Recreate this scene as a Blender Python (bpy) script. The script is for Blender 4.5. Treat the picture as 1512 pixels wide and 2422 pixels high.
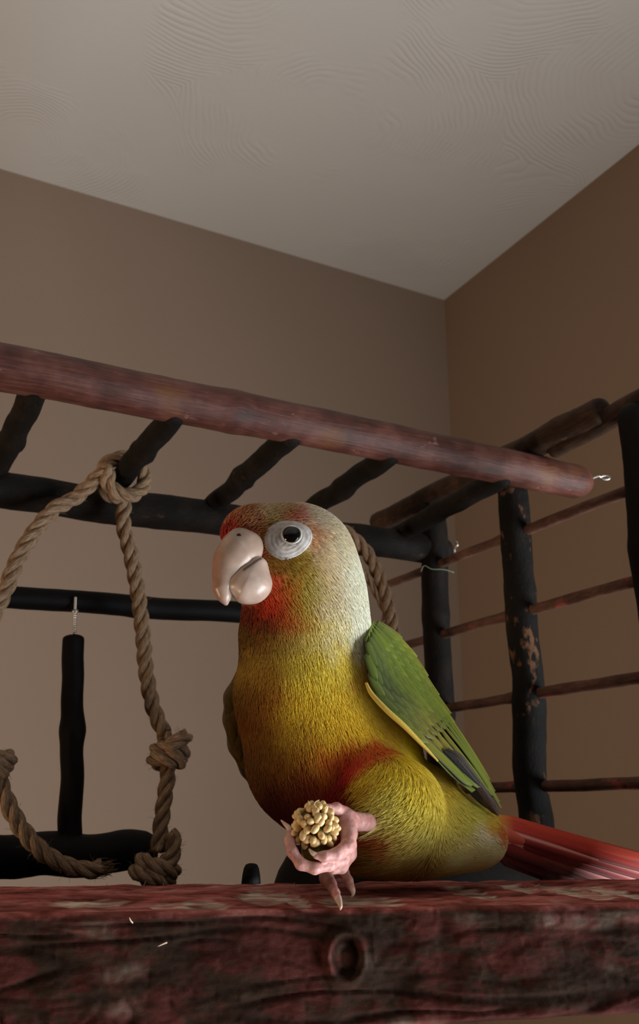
import bpy, bmesh, math, random
import numpy as np
from mathutils import Vector, Matrix, noise as mnoise

for o in list(bpy.data.objects):
    bpy.data.objects.remove(o)
S = bpy.context.scene
COL = S.collection
PI = math.pi

# ------------------------------------------------------------------ camera
CZ = 1.6                       # camera height above the floor
PITCH = math.atan(681 / 2150.0)
FPX = 2150.0
cam_d = bpy.data.cameras.new('camera')
cam = bpy.data.objects.new('camera', cam_d)
COL.objects.link(cam)
cam.location = (0, 0, CZ)
cam.rotation_euler = (PI / 2 + PITCH, 0, 0)
cam_d.sensor_fit = 'VERTICAL'
cam_d.sensor_height = 24
cam_d.lens = 24 * FPX / 2422
cam_d.clip_start = 0.01
cam_d.clip_end = 50
cam_d.dof.use_dof = True
cam_d.dof.focus_distance = 0.305
cam_d.dof.aperture_fstop = 20
S.camera = cam

# ------------------------------------------------------------------ world, light, exposure
world = bpy.data.worlds.new('world')
S.world = world
world.use_nodes = True
world.node_tree.nodes['Background'].inputs[0].default_value = (0.9, 0.95, 1, 1)
world.node_tree.nodes['Background'].inputs[1].default_value = 0.05
S.view_settings.view_transform = 'Standard'
S.view_settings.look = 'None'
S.view_settings.exposure = 0.0
S.view_settings.gamma = 1.0
S.view_settings.use_curve_mapping = False
S.cycles.use_denoising = True
S.cycles.max_bounces = 8
S.cycles.diffuse_bounces = 5

# room axes: U runs along the far wall (wall_left), V runs away from the camera into it
U = Vector((0.8855, 0.4646, 0)); V = Vector((-0.4646, 0.8855, 0)); Z = Vector((0, 0, 1))
CORNER = Vector((0.262, 1.684, 0))
def room(u, v, z):
    p = CORNER + U * u + V * v
    return Vector((p.x, p.y, z))

WIN_V, WIN_Z, WIN_W, WIN_H = -1.9, 1.0, 0.9, 1.1      # window in the right wall, out of frame
WIN_POWER = 60
WIN_TILT = 0.5              # daylight off the bright ground outside comes in rising
ld = bpy.data.lights.new('window_daylight', 'AREA')
ld.shape = 'RECTANGLE'; ld.size = WIN_W; ld.size_y = WIN_H
ld.energy = WIN_POWER
ld.color = (0.92, 0.97, 1.0)
lo = bpy.data.objects.new('window_daylight', ld)
COL.objects.link(lo)
lo.location = room(-0.03, WIN_V, WIN_Z)
FILL_POWER = 42.0             # added warm fill to brighten the right wall, unseen at far left
lp = bpy.data.lights.new('warm_fill', 'POINT'); lp.energy = FILL_POWER; lp.color = (1.0, 0.74, 0.48); lp.shadow_soft_size = 0.12
lpo = bpy.data.objects.new('warm_fill', lp); COL.objects.link(lpo); lpo.location = room(-2.4, -0.9, 1.0)
lo.rotation_euler = (-U + Z * WIN_TILT).to_track_quat('-Z', 'Y').to_euler()

# ------------------------------------------------------------------ pixel <-> place helpers
cs, sn = math.cos(PITCH), math.sin(PITCH)
def ray(px, py):
    x = (px - 756) / FPX; y = (1211 - py) / FPX
    return Vector((x, cs - y * sn, sn + y * cs))
def at(px, py, Y):             # point on the vertical plane at distance Y in front of the camera
    d = ray(px, py); p = d * (Y / d.y)
    return Vector((p.x, p.y, p.z + CZ))
def mpp(py, Y):                # metres per photo pixel there
    return Y / ray(756, py).y / FPX
F0 = Vector((0.168, 0.547, 0))
def on_v(px, py, v):           # on the cage plane parallel to the far wall
    d = ray(px, py); t = (v + F0.dot(V)) / d.dot(V)
    p = d * t; return Vector((p.x, p.y, p.z + CZ))
def on_u(px, py, u):
    d = ray(px, py); t = (u + F0.dot(U)) / d.dot(U)
    p = d * t; return Vector((p.x, p.y, p.z + CZ))
def uvz(p): return ((p - F0).dot(U), (p - F0).dot(V), p.z)
def cage(u, v, z):
    p = F0 + U * u + V * v
    return Vector((p.x, p.y, z))

def lin(c):
    return tuple((x / 255 / 12.92) if x / 255 <= 0.04045 else ((x / 255 + 0.055) / 1.055) ** 2.4 for x in c[:3])
def lin4(c): return (*lin(c), 1)

# ------------------------------------------------------------------ object helpers
def tag(o, label=None, cat=None, group=None, kind=None):
    if label: o['label'] = label
    if cat: o['category'] = cat
    if group: o['group'] = group
    if kind: o['kind'] = kind
    return o
def empty(name, loc, label, cat, group=None):
    o = bpy.data.objects.new(name, None); COL.objects.link(o)
    o.location = loc; o.empty_display_size = 0.01
    return tag(o, label, cat, group)
def link(name, me, mat=None, parent=None, smooth=True):
    o = bpy.data.objects.new(name, me); COL.objects.link(o)
    if mat: me.materials.append(mat)
    if smooth and len(me.polygons):
        me.polygons.foreach_set('use_smooth', [True] * len(me.polygons))
    if parent:
        o.parent = parent
        top = Vector((0, 0, 0)); q = parent
        while q is not None:
            top += q.location; q = q.parent
        o.location = -top
    return o
def mesh(verts, faces, name='m'):
    me = bpy.data.meshes.new(name)
    me.from_pydata([tuple(v) for v in verts], [], [tuple(f) for f in faces])
    me.update(); return me

# ------------------------------------------------------------------ material helpers
def newmat(name):
    m = bpy.data.materials.new(name); m.use_nodes = True
    nt = m.node_tree; b = nt.nodes['Principled BSDF']
    return m, nt, b
def N(nt, t, **kw):
    n = nt.nodes.new(t)
    for k, v in kw.items():
        if k in n.inputs: n.inputs[k].default_value = v
        else: setattr(n, k, v)
    return n
def ramp(nt, stops, fac=None):
    r = nt.nodes.new('ShaderNodeValToRGB'); e = r.color_ramp.elements
    while len(e) < len(stops): e.new(0.5)
    for i, (p, c) in enumerate(stops):
        e[i].position = p; e[i].color = lin4(c)
    if fac is not None: nt.links.new(fac, r.inputs[0])
    return r
def mixc(nt, fac, a, b, mode='MIX'):
    m = nt.nodes.new('ShaderNodeMix'); m.data_type = 'RGBA'; m.blend_type = mode
    for sock, val in ((m.inputs[0], fac), (m.inputs[6], a), (m.inputs[7], b)):
        if hasattr(val, 'is_linked') or hasattr(val, 'links'): nt.links.new(val, sock)
        else: sock.default_value = val
    return m.outputs[2]
def bump(nt, b, height, strength, dist):
    n = nt.nodes.new('ShaderNodeBump'); n.inputs['Strength'].default_value = strength
    n.inputs['Distance'].default_value = dist
    nt.links.new(height, n.inputs['Height']); nt.links.new(n.outputs[0], b.inputs['Normal']); return n
def math_n(nt, op, a, b=None):
    m = nt.nodes.new('ShaderNodeMath'); m.operation = op
    for i, val in enumerate((a, b)):
        if val is None: continue
        if hasattr(val, 'links'): nt.links.new(val, m.inputs[i])
        else: m.inputs[i].default_value = val
    return m.outputs[0]

def plaster(name, col_a, col_b, swirl):
    m, nt, b = newmat(name)
    tc = N(nt, 'ShaderNodeTexCoord')
    n1 = N(nt, 'ShaderNodeTexNoise'); n1.inputs['Scale'].default_value = 1.7; n1.inputs['Detail'].default_value = 3
    nt.links.new(tc.outputs['Object'], n1.inputs['Vector'])
    r = ramp(nt, [(0.3, col_a), (0.7, col_b)], n1.outputs[0])
    nt.links.new(r.outputs[0], b.inputs['Base Color'])
    b.inputs['Roughness'].default_value = 0.85
    b.inputs['Specular IOR Level'].default_value = 0.25
    n2 = N(nt, 'ShaderNodeTexNoise'); n2.inputs['Scale'].default_value = 90; n2.inputs['Detail'].default_value = 4
    nt.links.new(tc.outputs['Object'], n2.inputs['Vector'])
    if swirl:
        # brushed plaster: concentric arcs about scattered centres
        wob = N(nt, 'ShaderNodeTexNoise'); wob.inputs['Scale'].default_value = 7
        nt.links.new(tc.outputs['Object'], wob.inputs['Vector'])
        off = N(nt, 'ShaderNodeVectorMath', operation='SCALE'); off.inputs['Scale'].default_value = 0.06
        nt.links.new(wob.outputs['Color'], off.inputs[0])
        add = N(nt, 'ShaderNodeVectorMath', operation='ADD')
        nt.links.new(tc.outputs['Object'], add.inputs[0]); nt.links.new(off.outputs[0], add.inputs[1])
        vo = N(nt, 'ShaderNodeTexVoronoi'); vo.inputs['Scale'].default_value = 3.1
        nt.links.new(add.outputs[0], vo.inputs['Vector'])
        rip = math_n(nt, 'SINE', math_n(nt, 'MULTIPLY', vo.outputs['Distance'], 135.0))
        rip = math_n(nt, 'POWER', math_n(nt, 'ABSOLUTE', rip), 0.6)
        msk = N(nt, 'ShaderNodeTexNoise'); msk.inputs['Scale'].default_value = 6; msk.inputs['Detail'].default_value = 4
        nt.links.new(tc.outputs['Object'], msk.inputs['Vector'])
        mr = N(nt, 'ShaderNodeMapRange'); mr.inputs[1].default_value = 0.50; mr.inputs[2].default_value = 0.66
        nt.links.new(msk.outputs[0], mr.inputs[0])
        h = math_n(nt, 'MULTIPLY', rip, mr.outputs[0])
        h = math_n(nt, 'ADD', h, math_n(nt, 'MULTIPLY', n2.outputs[0], 0.35))
        bump(nt, b, h, 0.32, 0.004)
    else:
        bump(nt, b, n2.outputs[0], 0.25, 0.0015)
    return m

# ------------------------------------------------------------------ the room
wall_mat = plaster('wall_paint', (139, 120, 105), (144, 125, 109), False)
ceil_mat = plaster('ceiling_plaster', (191, 187, 181), (197, 193, 187), True)
dim_mat = plaster('dark_wall_paint', (62, 40, 24), (70, 46, 28), False)
floor_mat = plaster('floor_boards', (74, 44, 22), (84, 50, 26), False)
def slab(name, a, b_, mat):
    (u0, v0, z0), (u1, v1, z1) = a, b_
    vs = [room(u, v, z) for z in (z0, z1) for v in (v0, v1) for u in (u0, u1)]
    fs = [(0, 2, 3, 1), (4, 5, 7, 6), (0, 1, 5, 4), (2, 6, 7, 3), (0, 4, 6, 2), (1, 3, 7, 5)]
    o = link(name, mesh(vs, fs, name), mat, smooth=False); o['kind'] = 'structure'; return o
CEIL = CZ + 1.0
UL, VB = -3.6, -3.6
slab('wall_far', (UL - 0.1, 0, 0), (0.1, 0.1, CEIL + .1), wall_mat)
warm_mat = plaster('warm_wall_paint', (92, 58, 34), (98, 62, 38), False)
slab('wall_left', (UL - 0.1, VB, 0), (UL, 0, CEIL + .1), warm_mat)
slab('wall_back', (UL - 0.1, VB - 0.1, 0), (0.1, VB, CEIL + .1), dim_mat)
slab('floor', (UL, VB, -0.1), (0, 0, 0), floor_mat)
slab('ceiling', (UL, VB, CEIL), (0, 0, CEIL + .1), ceil_mat)
# right wall with a window opening
w0, w1 = WIN_V - WIN_W / 2, WIN_V + WIN_W / 2
z0, z1 = WIN_Z - WIN_H / 2, WIN_Z + WIN_H / 2
def wall_right():
    vs, fs = [], []
    for (v0, v1, a, b_) in ((VB, w0, 0, CEIL + .1), (w1, 0, 0, CEIL + .1), (w0, w1, 0, z0), (w0, w1, z1, CEIL + .1)):
        n = len(vs)
        vs += [room(u, v, z) for z in (a, b_) for v in (v0, v1) for u in (0, 0.1)]
        fs += [tuple(n + i for i in f) for f in [(0, 2, 3, 1), (4, 5, 7, 6), (0, 1, 5, 4), (2, 6, 7, 3), (0, 4, 6, 2), (1, 3, 7, 5)]]
    o = link('wall_right', mesh(vs, fs), wall_mat, smooth=False); o['kind'] = 'structure'
wall_right()

# ------------------------------------------------------------------ tubes, branches, ropes
def frames(pts):
    T = []
    for i in range(len(pts)):
        a = pts[max(i - 1, 0)]; b = pts[min(i + 1, len(pts) - 1)]
        T.append((b - a).normalized())
    n = T[0].orthogonal().normalized(); out = []
    for t in T:
        n = (n - t * n.dot(t)).normalized()
        out.append((t, n, t.cross(n)))
    return out
def tube_data(pts, radii, seg=16, disp=None, cap=True, flat=None):
    vs, fs, uv = [], [], []
    fr = frames(pts); L = 0.0; ls = []
    for i, p in enumerate(pts):
        if i: L += (p - pts[i - 1]).length
        ls.append(L)
        t, n, b = fr[i]
        for k in range(seg):
            a = 2 * PI * k / seg
            d = n * math.cos(a) + b * math.sin(a)
            r = radii[i] * (1 + (disp(p, a, i, L) if disp else 0))
            vs.append(p + d * r)
    m = len(pts)
    for i in range(m - 1):
        for k in range(seg):
            k2 = (k + 1) % seg
            fs.append((i * seg + k, i * seg + k2, (i + 1) * seg + k2, (i + 1) * seg + k))
            a0, a1 = k / seg, (k + 1) / seg
            c = 2 * PI * radii[i]
            uv += [(a0 * c, ls[i]), (a1 * c, ls[i]), (a1 * c, ls[i + 1]), (a0 * c, ls[i + 1])]
    if cap:
        for end, base, sgn in ((0, 0, -1), (m - 1, (m - 1) * seg, 1)):
            c0 = len(vs)
            vs.append(pts[end] + fr[end][0] * radii[end] * 0.12 * sgn)
            for k in range(seg):
                k2 = (k + 1) % seg
                f = (base + k2, base + k, c0) if sgn < 0 else (base + k, base + k2, c0)
                fs.append(f)
                uv += [(0.0, ls[end]), (0.002, ls[end]), (0.001, ls[end] + 0.001)]
    return vs, fs, uv
def tube_mesh(parts, name='tube'):
    vs, fs, uv = [], [], []
    for (v, f, u) in parts:
        n = len(vs); vs += v; fs += [tuple(n + i for i in q) for q in f]; uv += u
    me = mesh(vs, fs, name)
    l = me.uv_layers.new(name='UVMap')
    l.data.foreach_set('uv', [c for p in uv for c in p])
    return me
def spline(P, n=12):
    P = [Vector(p) for p in P]; Q = [P[0] * 2 - P[1]] + P + [P[-1] * 2 - P[-2]]
    out = []
    for i in range(1, len(Q) - 2):
        for k in range(n):
            t = k / n
            p0, p1, p2, p3 = Q[i - 1:i + 3]
            out.append(0.5 * ((2 * p1) + (p2 - p0) * t + (2 * p0 - 5 * p1 + 4 * p2 - p3) * t * t + (3 * p1 - p0 - 3 * p2 + p3) * t ** 3))
    out.append(P[-1]); return out
def resample(pts, step):
    out = [pts[0]]; acc = 0
    for a, b in zip(pts, pts[1:]):
        d = (b - a).length
        while acc + d >= step:
            f = (step - acc) / d; a = a + (b - a) * f; out.append(a); d = (b - a).length; acc = 0
        acc += d
    return out
def branch(name, p0, p1, r0, r1, mat, parent, seed=0, bend=0.0, nodes=(), n=70, seg=24, rough=0.06, rnd=0.7, bendv=None, wander=0.22):
    L = (p1 - p0).length; ax = (p1 - p0).normalized()
    bv = bendv or ax.orthogonal().normalized()
    ts = [0, .0008, .002, .005] + [i / n for i in range(1, n)] + [.995, .998, .9992, 1]
    pts, rad = [], []
    for t in ts:
        off = bv * bend * L * math.sin(PI * t)
        w = Vector((mnoise.noise(Vector((t * 5 + seed, 0, 0))), mnoise.noise(Vector((t * 5, seed, 3))), mnoise.noise(Vector((t * 5, 7, seed))))) * r0 * wander
        w = w * min(1, t * 8, (1 - t) * 8)
        pts.append(p0 + ax * L * t + off + w)
        r = r0 + (r1 - r0) * t
        for (tn, amp, wd) in nodes:
            r *= 1 + amp * math.exp(-((t - tn) * L / wd) ** 2)
        e = min(t, 1 - t) * L / (r0 * rnd)
        if e < 1: r *= max(0.3, math.sqrt(max(0.0, 1 - (1 - e) ** 2 * 0.75)))
        rad.append(r)
    def disp(p, a, i, l):
        q = Vector((math.cos(a) * 1.3, math.sin(a) * 1.3, l * 40 + seed * 3.1))
        q2 = Vector((math.cos(a) * 4, math.sin(a) * 4, l * 160 + seed))
        return rough * (mnoise.noise(q) + 0.4 * mnoise.noise(q2))
    return link(name, tube_mesh([tube_data(pts, rad, seg, disp)], name), mat, parent)

def wood(name, dark, mid, light, patch, patch_amt=0.62, rough=0.55, worn_spots=None, bumps=0.5, streak=0.10, spec=0.4):
    m, nt, b = newmat(name)
    uv = N(nt, 'ShaderNodeUVMap'); mp = N(nt, 'ShaderNodeMapping'); mp.inputs['Scale'].default_value = (1, streak, 1)
    nt.links.new(uv.outputs[0], mp.inputs['Vector'])
    oi = N(nt, 'ShaderNodeObjectInfo'); sh = N(nt, 'ShaderNodeVectorMath', operation='SCALE')
    cb = N(nt, 'ShaderNodeCombineXYZ'); nt.links.new(oi.outputs['Random'], cb.inputs[0]); nt.links.new(oi.outputs['Random'], cb.inputs[2])
    nt.links.new(cb.outputs[0], sh.inputs[0]); sh.inputs['Scale'].default_value = 7
    ad = N(nt, 'ShaderNodeVectorMath', operation='ADD'); nt.links.new(mp.outputs[0], ad.inputs[0]); nt.links.new(sh.outputs[0], ad.inputs[1])
    g = N(nt, 'ShaderNodeTexNoise'); g.inputs['Scale'].default_value = 900; g.inputs['Detail'].default_value = 5; g.inputs['Roughness'].default_value = 0.65
    nt.links.new(ad.outputs[0], g.inputs['Vector'])
    ad2 = N(nt, 'ShaderNodeVectorMath', operation='ADD'); nt.links.new(uv.outputs[0], ad2.inputs[0]); nt.links.new(sh.outputs[0], ad2.inputs[1])
    c = N(nt, 'ShaderNodeTexNoise'); c.inputs['Scale'].default_value = 70; c.inputs['Detail'].default_value = 6
    nt.links.new(ad2.outputs[0], c.inputs['Vector'])
    f = math_n(nt, 'ADD', math_n(nt, 'MULTIPLY', g.outputs[0], 0.5), math_n(nt, 'MULTIPLY', c.outputs[0], 0.5))
    r = ramp(nt, [(0.36, dark), (0.5, mid), (0.63, light)], f)
    pn = N(nt, 'ShaderNodeTexNoise'); pn.inputs['Scale'].default_value = 110; pn.inputs['Detail'].default_value = 7; pn.inputs['Roughness'].default_value = 0.6
    mp2 = N(nt, 'ShaderNodeMapping'); mp2.inputs['Scale'].default_value = (1, 0.55, 1); mp2.inputs['Location'].default_value = (3.3, 1.7, 0)
    nt.links.new(ad2.outputs[0], mp2.inputs['Vector']); nt.links.new(mp2.outputs[0], pn.inputs['Vector'])
    pr = N(nt, 'ShaderNodeMapRange'); pr.inputs[1].default_value = patch_amt; pr.inputs[2].default_value = patch_amt + 0.06
    nt.links.new(pn.outputs[0], pr.inputs[0])
    col = mixc(nt, pr.outputs[0], r.outputs[0], lin4(patch))
    if worn_spots:  # orange-brown worn spots mixed into the bark colour
        sp = N(nt, 'ShaderNodeTexNoise'); sp.inputs['Scale'].default_value = 24; sp.inputs['Detail'].default_value = 5
        nt.links.new(ad2.outputs[0], sp.inputs['Vector'])
        sr = N(nt, 'ShaderNodeMapRange'); sr.inputs[1].default_value = 0.60; sr.inputs[2].default_value = 0.74
        nt.links.new(sp.outputs[0], sr.inputs[0])
        col = mixc(nt, sr.outputs[0], col, lin4(worn_spots))
    nt.links.new(col, b.inputs['Base Color'])
    b.inputs['Roughness'].default_value = rough
    b.inputs['Specular IOR Level'].default_value = spec
    bump(nt, b, math_n(nt, 'ADD', f, math_n(nt, 'MULTIPLY', pr.outputs[0], 0.3)), bumps, 0.0012)
    return m

M_front = wood('red_brown_bark', (54, 29, 23), (82, 45, 37), (106, 68, 58), (140, 102, 90), 0.66, 0.5, (100, 62, 28), 0.6, 0.05, 0.28)
M_dark = wood('dark_bark', (12, 10, 9), (19, 15, 12), (34, 25, 19), (66, 46, 33), 0.66, 0.7, None, 0.8, 0.25, 0.15)
M_post = wood('flaking_dark_bark', (12, 11, 10), (17, 15, 14), (30, 23, 18), (96, 66, 46), 0.575, 0.7, None, 0.9, 0.4, 0.15)
M_rod = wood('brown_rod_bark', (32, 22, 15), (50, 34, 24), (70, 50, 36), (92, 68, 50), 0.66, 0.65, None, 0.6, 0.12, 0.2)
M_rung = wood('thin_rung_bark', (58, 38, 30), (86, 56, 44), (108, 76, 62), (140, 62, 54), 0.60, 0.55, None, 0.4, 0.2)
M_stick = wood('black_stick', (9, 8, 8), (13, 11, 11), (20, 16, 15), (38, 26, 26), 0.7, 0.6, None, 0.4, 0.2, 0.15)

# ------------------------------------------------------------------ play stand
ZB = CZ + 0.1925
stand = empty('bird_play_stand', cage(-0.2, 0.06, 0),
              'dark branch play stand with red-brown top rail, cross rods and laddered side', 'bird stand')
pL = cage(uvz(on_v(-120, 868, 0))[0], 0, ZB - 0.002)
fb = branch('top_rail', pL, cage(0.004, 0, ZB), 0.0113, 0.0108, M_front, stand, 3, 0.004, [(0.36, .05, .006), (0.74, .04, .005), (0.9, .05, .005)], 150, 32, 0.03, 1.1, Z, 0.08)
fb['label'] = 'red-brown polished rail with worn bark'
R_ROD = 0.0066
rod_u = []
for i, (px, py) in enumerate(((-190, 905), (82, 957), (412, 1025), (690, 1085), (925, 1130), (1192, 1168))):
    u = uvz(on_v(px, py, 0))[0]; rod_u.append(u)
    branch('cross_rod', cage(u, -0.004, ZB - 0.006), cage(u, 0.128, ZB - 0.013), R_ROD, R_ROD * 0.97, M_dark, stand, 11 + i * 2.3, 0.006, [(0.45 + 0.1 * (i % 2), .16, .005)], 60, 18, 0.08)
V_BACK = 0.118
pa = on_v(1062, 1306, V_BACK); pb = on_v(-230, 1128, V_BACK)
zb = 0.5 * (pa.z + pb.z)
branch('back_rail', pb, pa, 0.0108, 0.0104, M_dark, stand, 27, 0.002, [(0.4, .05, .01), (0.8, .06, .01)], 110, 26, 0.06)
# right-hand ladder side
u_post = uvz(on_v(1243, 1580, 0.0225))[0]
pv = [uvz(on_u(1243, 1580, u_post))[1], uvz(on_u(1031, 1500, u_post))[1], uvz(on_u(1518, 1150, u_post))[1]]
z_side = on_u(1230, 1072, u_post).z
z_low = CZ - 0.0665
for i, v in enumerate(pv):
    branch('post', cage(u_post, v, z_low), cage(u_post + (0.001 if i else -.001), v, z_side - 0.004), 0.0098, 0.0094, M_post if i == 0 else M_stick if i == 2 else M_dark, stand, 41 + i * 5, 0.003,
           [(0.2, .05, .006), (0.45, .06, .006), (0.7, .06, .006)], 110, 24, 0.09 if i == 0 else 0.05)
branch('side_rail', cage(u_post - .0005, 0.19, z_side), cage(u_post, uvz(on_u(1428, 950, u_post))[1], z_side + 0.001), 0.0078, 0.0086, M_rod, stand, 61, 0.003, [(0.5, .06, .008)], 80, 22, 0.10, 0.3)
branch('side_rail', cage(u_post + 0.004, uvz(on_u(1290, 1035, u_post))[1], z_side - 0.006), cage(u_post + 0.006, -0.24, z_side + 0.006), 0.0060, 0.0085, M_rod, stand, 66, 0.004, [(0.5, .06, .008)], 80, 22, 0.10)
for i, py in enumerate((1247, 1442, 1645, 1864)):
    z = on_u(1268, py, u_post).z
    branch('ladder_rung', cage(u_post + .001, -0.20, z + 0.0015), cage(u_post, 0.185, z - 0.001), 0.0034, 0.0031, M_rung, stand, 80 + i * 4, 0.004, [(0.3, .12, .003), (0.62, .15, .003)], 90, 14, 0.10)
# rear bars and the upright stick between them
VR = 0.126
q0, q1 = on_v(-190, 1398, VR), on_v(830, 1466, VR)
branch('middle_bar', q0, q1, 0.0064, 0.0070, M_stick, stand, 101, -0.002, [(0.45, .08, .005)], 80, 20, 0.05)
branch('lower_bar', on_v(-215, 2038, VR), on_v(368, 2012, VR), 0.0115, 0.0108, M_stick, stand, 107, 0.003, [(0.6, .05, .01)], 70, 22, 0.06)
branch('upright_stick', on_v(166, 1995, VR), on_v(174, 1502, VR), 0.0066, 0.0062, M_stick, stand, 113, 0.001, [(0.53, .18, .006)], 80, 20, 0.03, 0.35)
pq = uvz(on_v(-205, 1600, VR))
branch('post', cage(pq[0], VR, z_low), cage(pq[0], VR, zb + 0.004), 0.0098, 0.0094, M_dark, stand, 151, 0.002, [(.5, .05, .006)], 70, 20, 0.06)
ph_ = on_v(765, 1462, VR)
branch('hanger', Vector((ph_.x, ph_.y, ph_.z - .002)), cage(uvz(ph_)[0], V_BACK + .004, zb), 0.0040, 0.0040, M_stick, stand, 157, 0.002, (), 40, 14, 0.06)
m_metal, nt, b = newmat('steel'); b.inputs['Metallic'].default_value = 1; b.inputs['Roughness'].default_value = 0.35
b.inputs['Base Color'].default_value = (0.55, 0.53, 0.5, 1)
nz = N(nt, 'ShaderNodeTexNoise'); nz.inputs['Scale'].default_value = 300; bump(nt, b, nz.outputs[0], 0.1, 0.0005)
def screw_mesh(p0, p1, r, head=True):
    n = 40; pts = [p0 + (p1 - p0) * (i / n) for i in range(n + 1)]
    rad = [r * (1 + 0.18 * math.sin(i * 1.9)) for i in range(n + 1)]
    parts = [tube_data(pts, rad, 10)]
    if head:
        a = (p1 - p0).normalized()
        parts.append(tube_data([p1, p1 + a * r * .6, p1 + a * r * 1.1, p1 + a * r * 1.4], [r * 2.1, r * 2.2, r * 1.9, r * .8], 12))
    return tube_mesh(parts, 'screw')
o = link('screw', screw_mesh(on_v(176, 1510, VR), on_v(178, 1446, VR - 0.009), 0.0009), m_metal, stand); o['label'] = 'small steel screw'
link('screw', screw_mesh(on_v(178, 1442, VR - 0.009), on_v(179, 1412, VR - 0.009), 0.0008, False), m_metal, stand)
# screw eye out of the rail's end, and a wire staple on the back post
e0 = cage(0.002, 0.0, ZB + 0.002); e1 = at(1418, 1126, e0.y + 0.005)
e2 = at(1432, 1130, e0.y + 0.006)
loop = [e0, e0.lerp(e1, .6), e1] + [e2 + Vector((math.cos(a) * 0.0030, 0, math.sin(a) * 0.0013)) for a in [PI - i * PI / 6 for i in range(12)]]
link('screw_eye', tube_mesh([tube_data(resample(spline(loop, 6), 0.0006), [0.0006] * len(resample(spline(loop, 6), 0.0006)), 8)], 'eye'), m_metal, stand)
st = spline([on_u(1052, 1330, u_post) - V * .011, on_u(1050, 1312, u_post) - V * .013, on_u(1056, 1300, u_post) - V * .013, on_u(1062, 1288, u_post) - V * .009], 8)
link('wire_staple', tube_mesh([tube_data(st, [0.0008] * len(st), 8)], 'staple'), m_metal, stand)
# tray that carries posts and plank, and the stand's legs down to the floor
def cage_box(name, u0, u1, v0, v1, za, zb_, mat):
    vs = [cage(u, v, z) for z in (za, zb_) for v in (v0, v1) for u in (u0, u1)]
    fs = [(0, 2, 3, 1), (4, 5, 7, 6), (0, 1, 5, 4), (2, 6, 7, 3), (0, 4, 6, 2), (1, 3, 7, 5)]
    me = mesh(vs, fs, name); l = me.uv_layers.new(name='UVMap')
    for li, lp in enumerate(me.loops):
        c = me.vertices[lp.vertex_index].co; l.data[li].uv = (c.x + c.z, c.y)
    return link(name, me, mat, stand, smooth=False)

# ------------------------------------------------------------------ plank the parrot stands on
PA = math.radians(8)
PD = Vector((math.cos(PA), math.sin(PA), 0)); PN = Vector((-math.sin(PA), math.cos(PA), 0))
pf = at(780, 2149, 0.270)
ZT = pf.z
d_ = ray(780, 2087); pbk = d_ * ((ZT - CZ) / d_.z)
PW = (pbk - Vector((pf.x, pf.y, 0))).dot(PN)          # plank depth, about 9 cm
PH = 0.0268
def plank_pt(s, n, h): return Vector((pf.x, pf.y, 0)) + PD * s + PN * n + Z * (ZT + h)
def on_plank(px, py, h=0.0):
    d = ray(px, py); p = d * ((ZT + h - CZ) / d.z); q = Vector((p.x - pf.x, p.y - pf.y, 0))
    return q.dot(PD), q.dot(PN)
tray = cage_box('tray', -0.42, 0.06, -0.12, 0.19, CZ - 0.0710, CZ - 0.0670, M_dark)
tray['label'] = 'thin dark board'
# keep only what lies behind the plank's rear edge
me = tray.data
for v in me.vertices:
    w = v.co.copy(); q = Vector((w.x - pf.x, w.y - pf.y, 0)); n = q.dot(PN)
    if n < PW - 0.012:
        w2 = w + PN * (PW - 0.012 - n); v.co = w2
for (u, v) in ((-0.36, 0.05), (-0.36, 0.165), (-0.06, 0.165), (-0.10, 0.07)):
    branch('stand_leg', cage(u, v, 0), cage(u, v, CZ - 0.0705), 0.011, 0.011, M_dark, stand, 130 + u * 9 + v, 0.0, (), 30, 12, 0.04)

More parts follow.
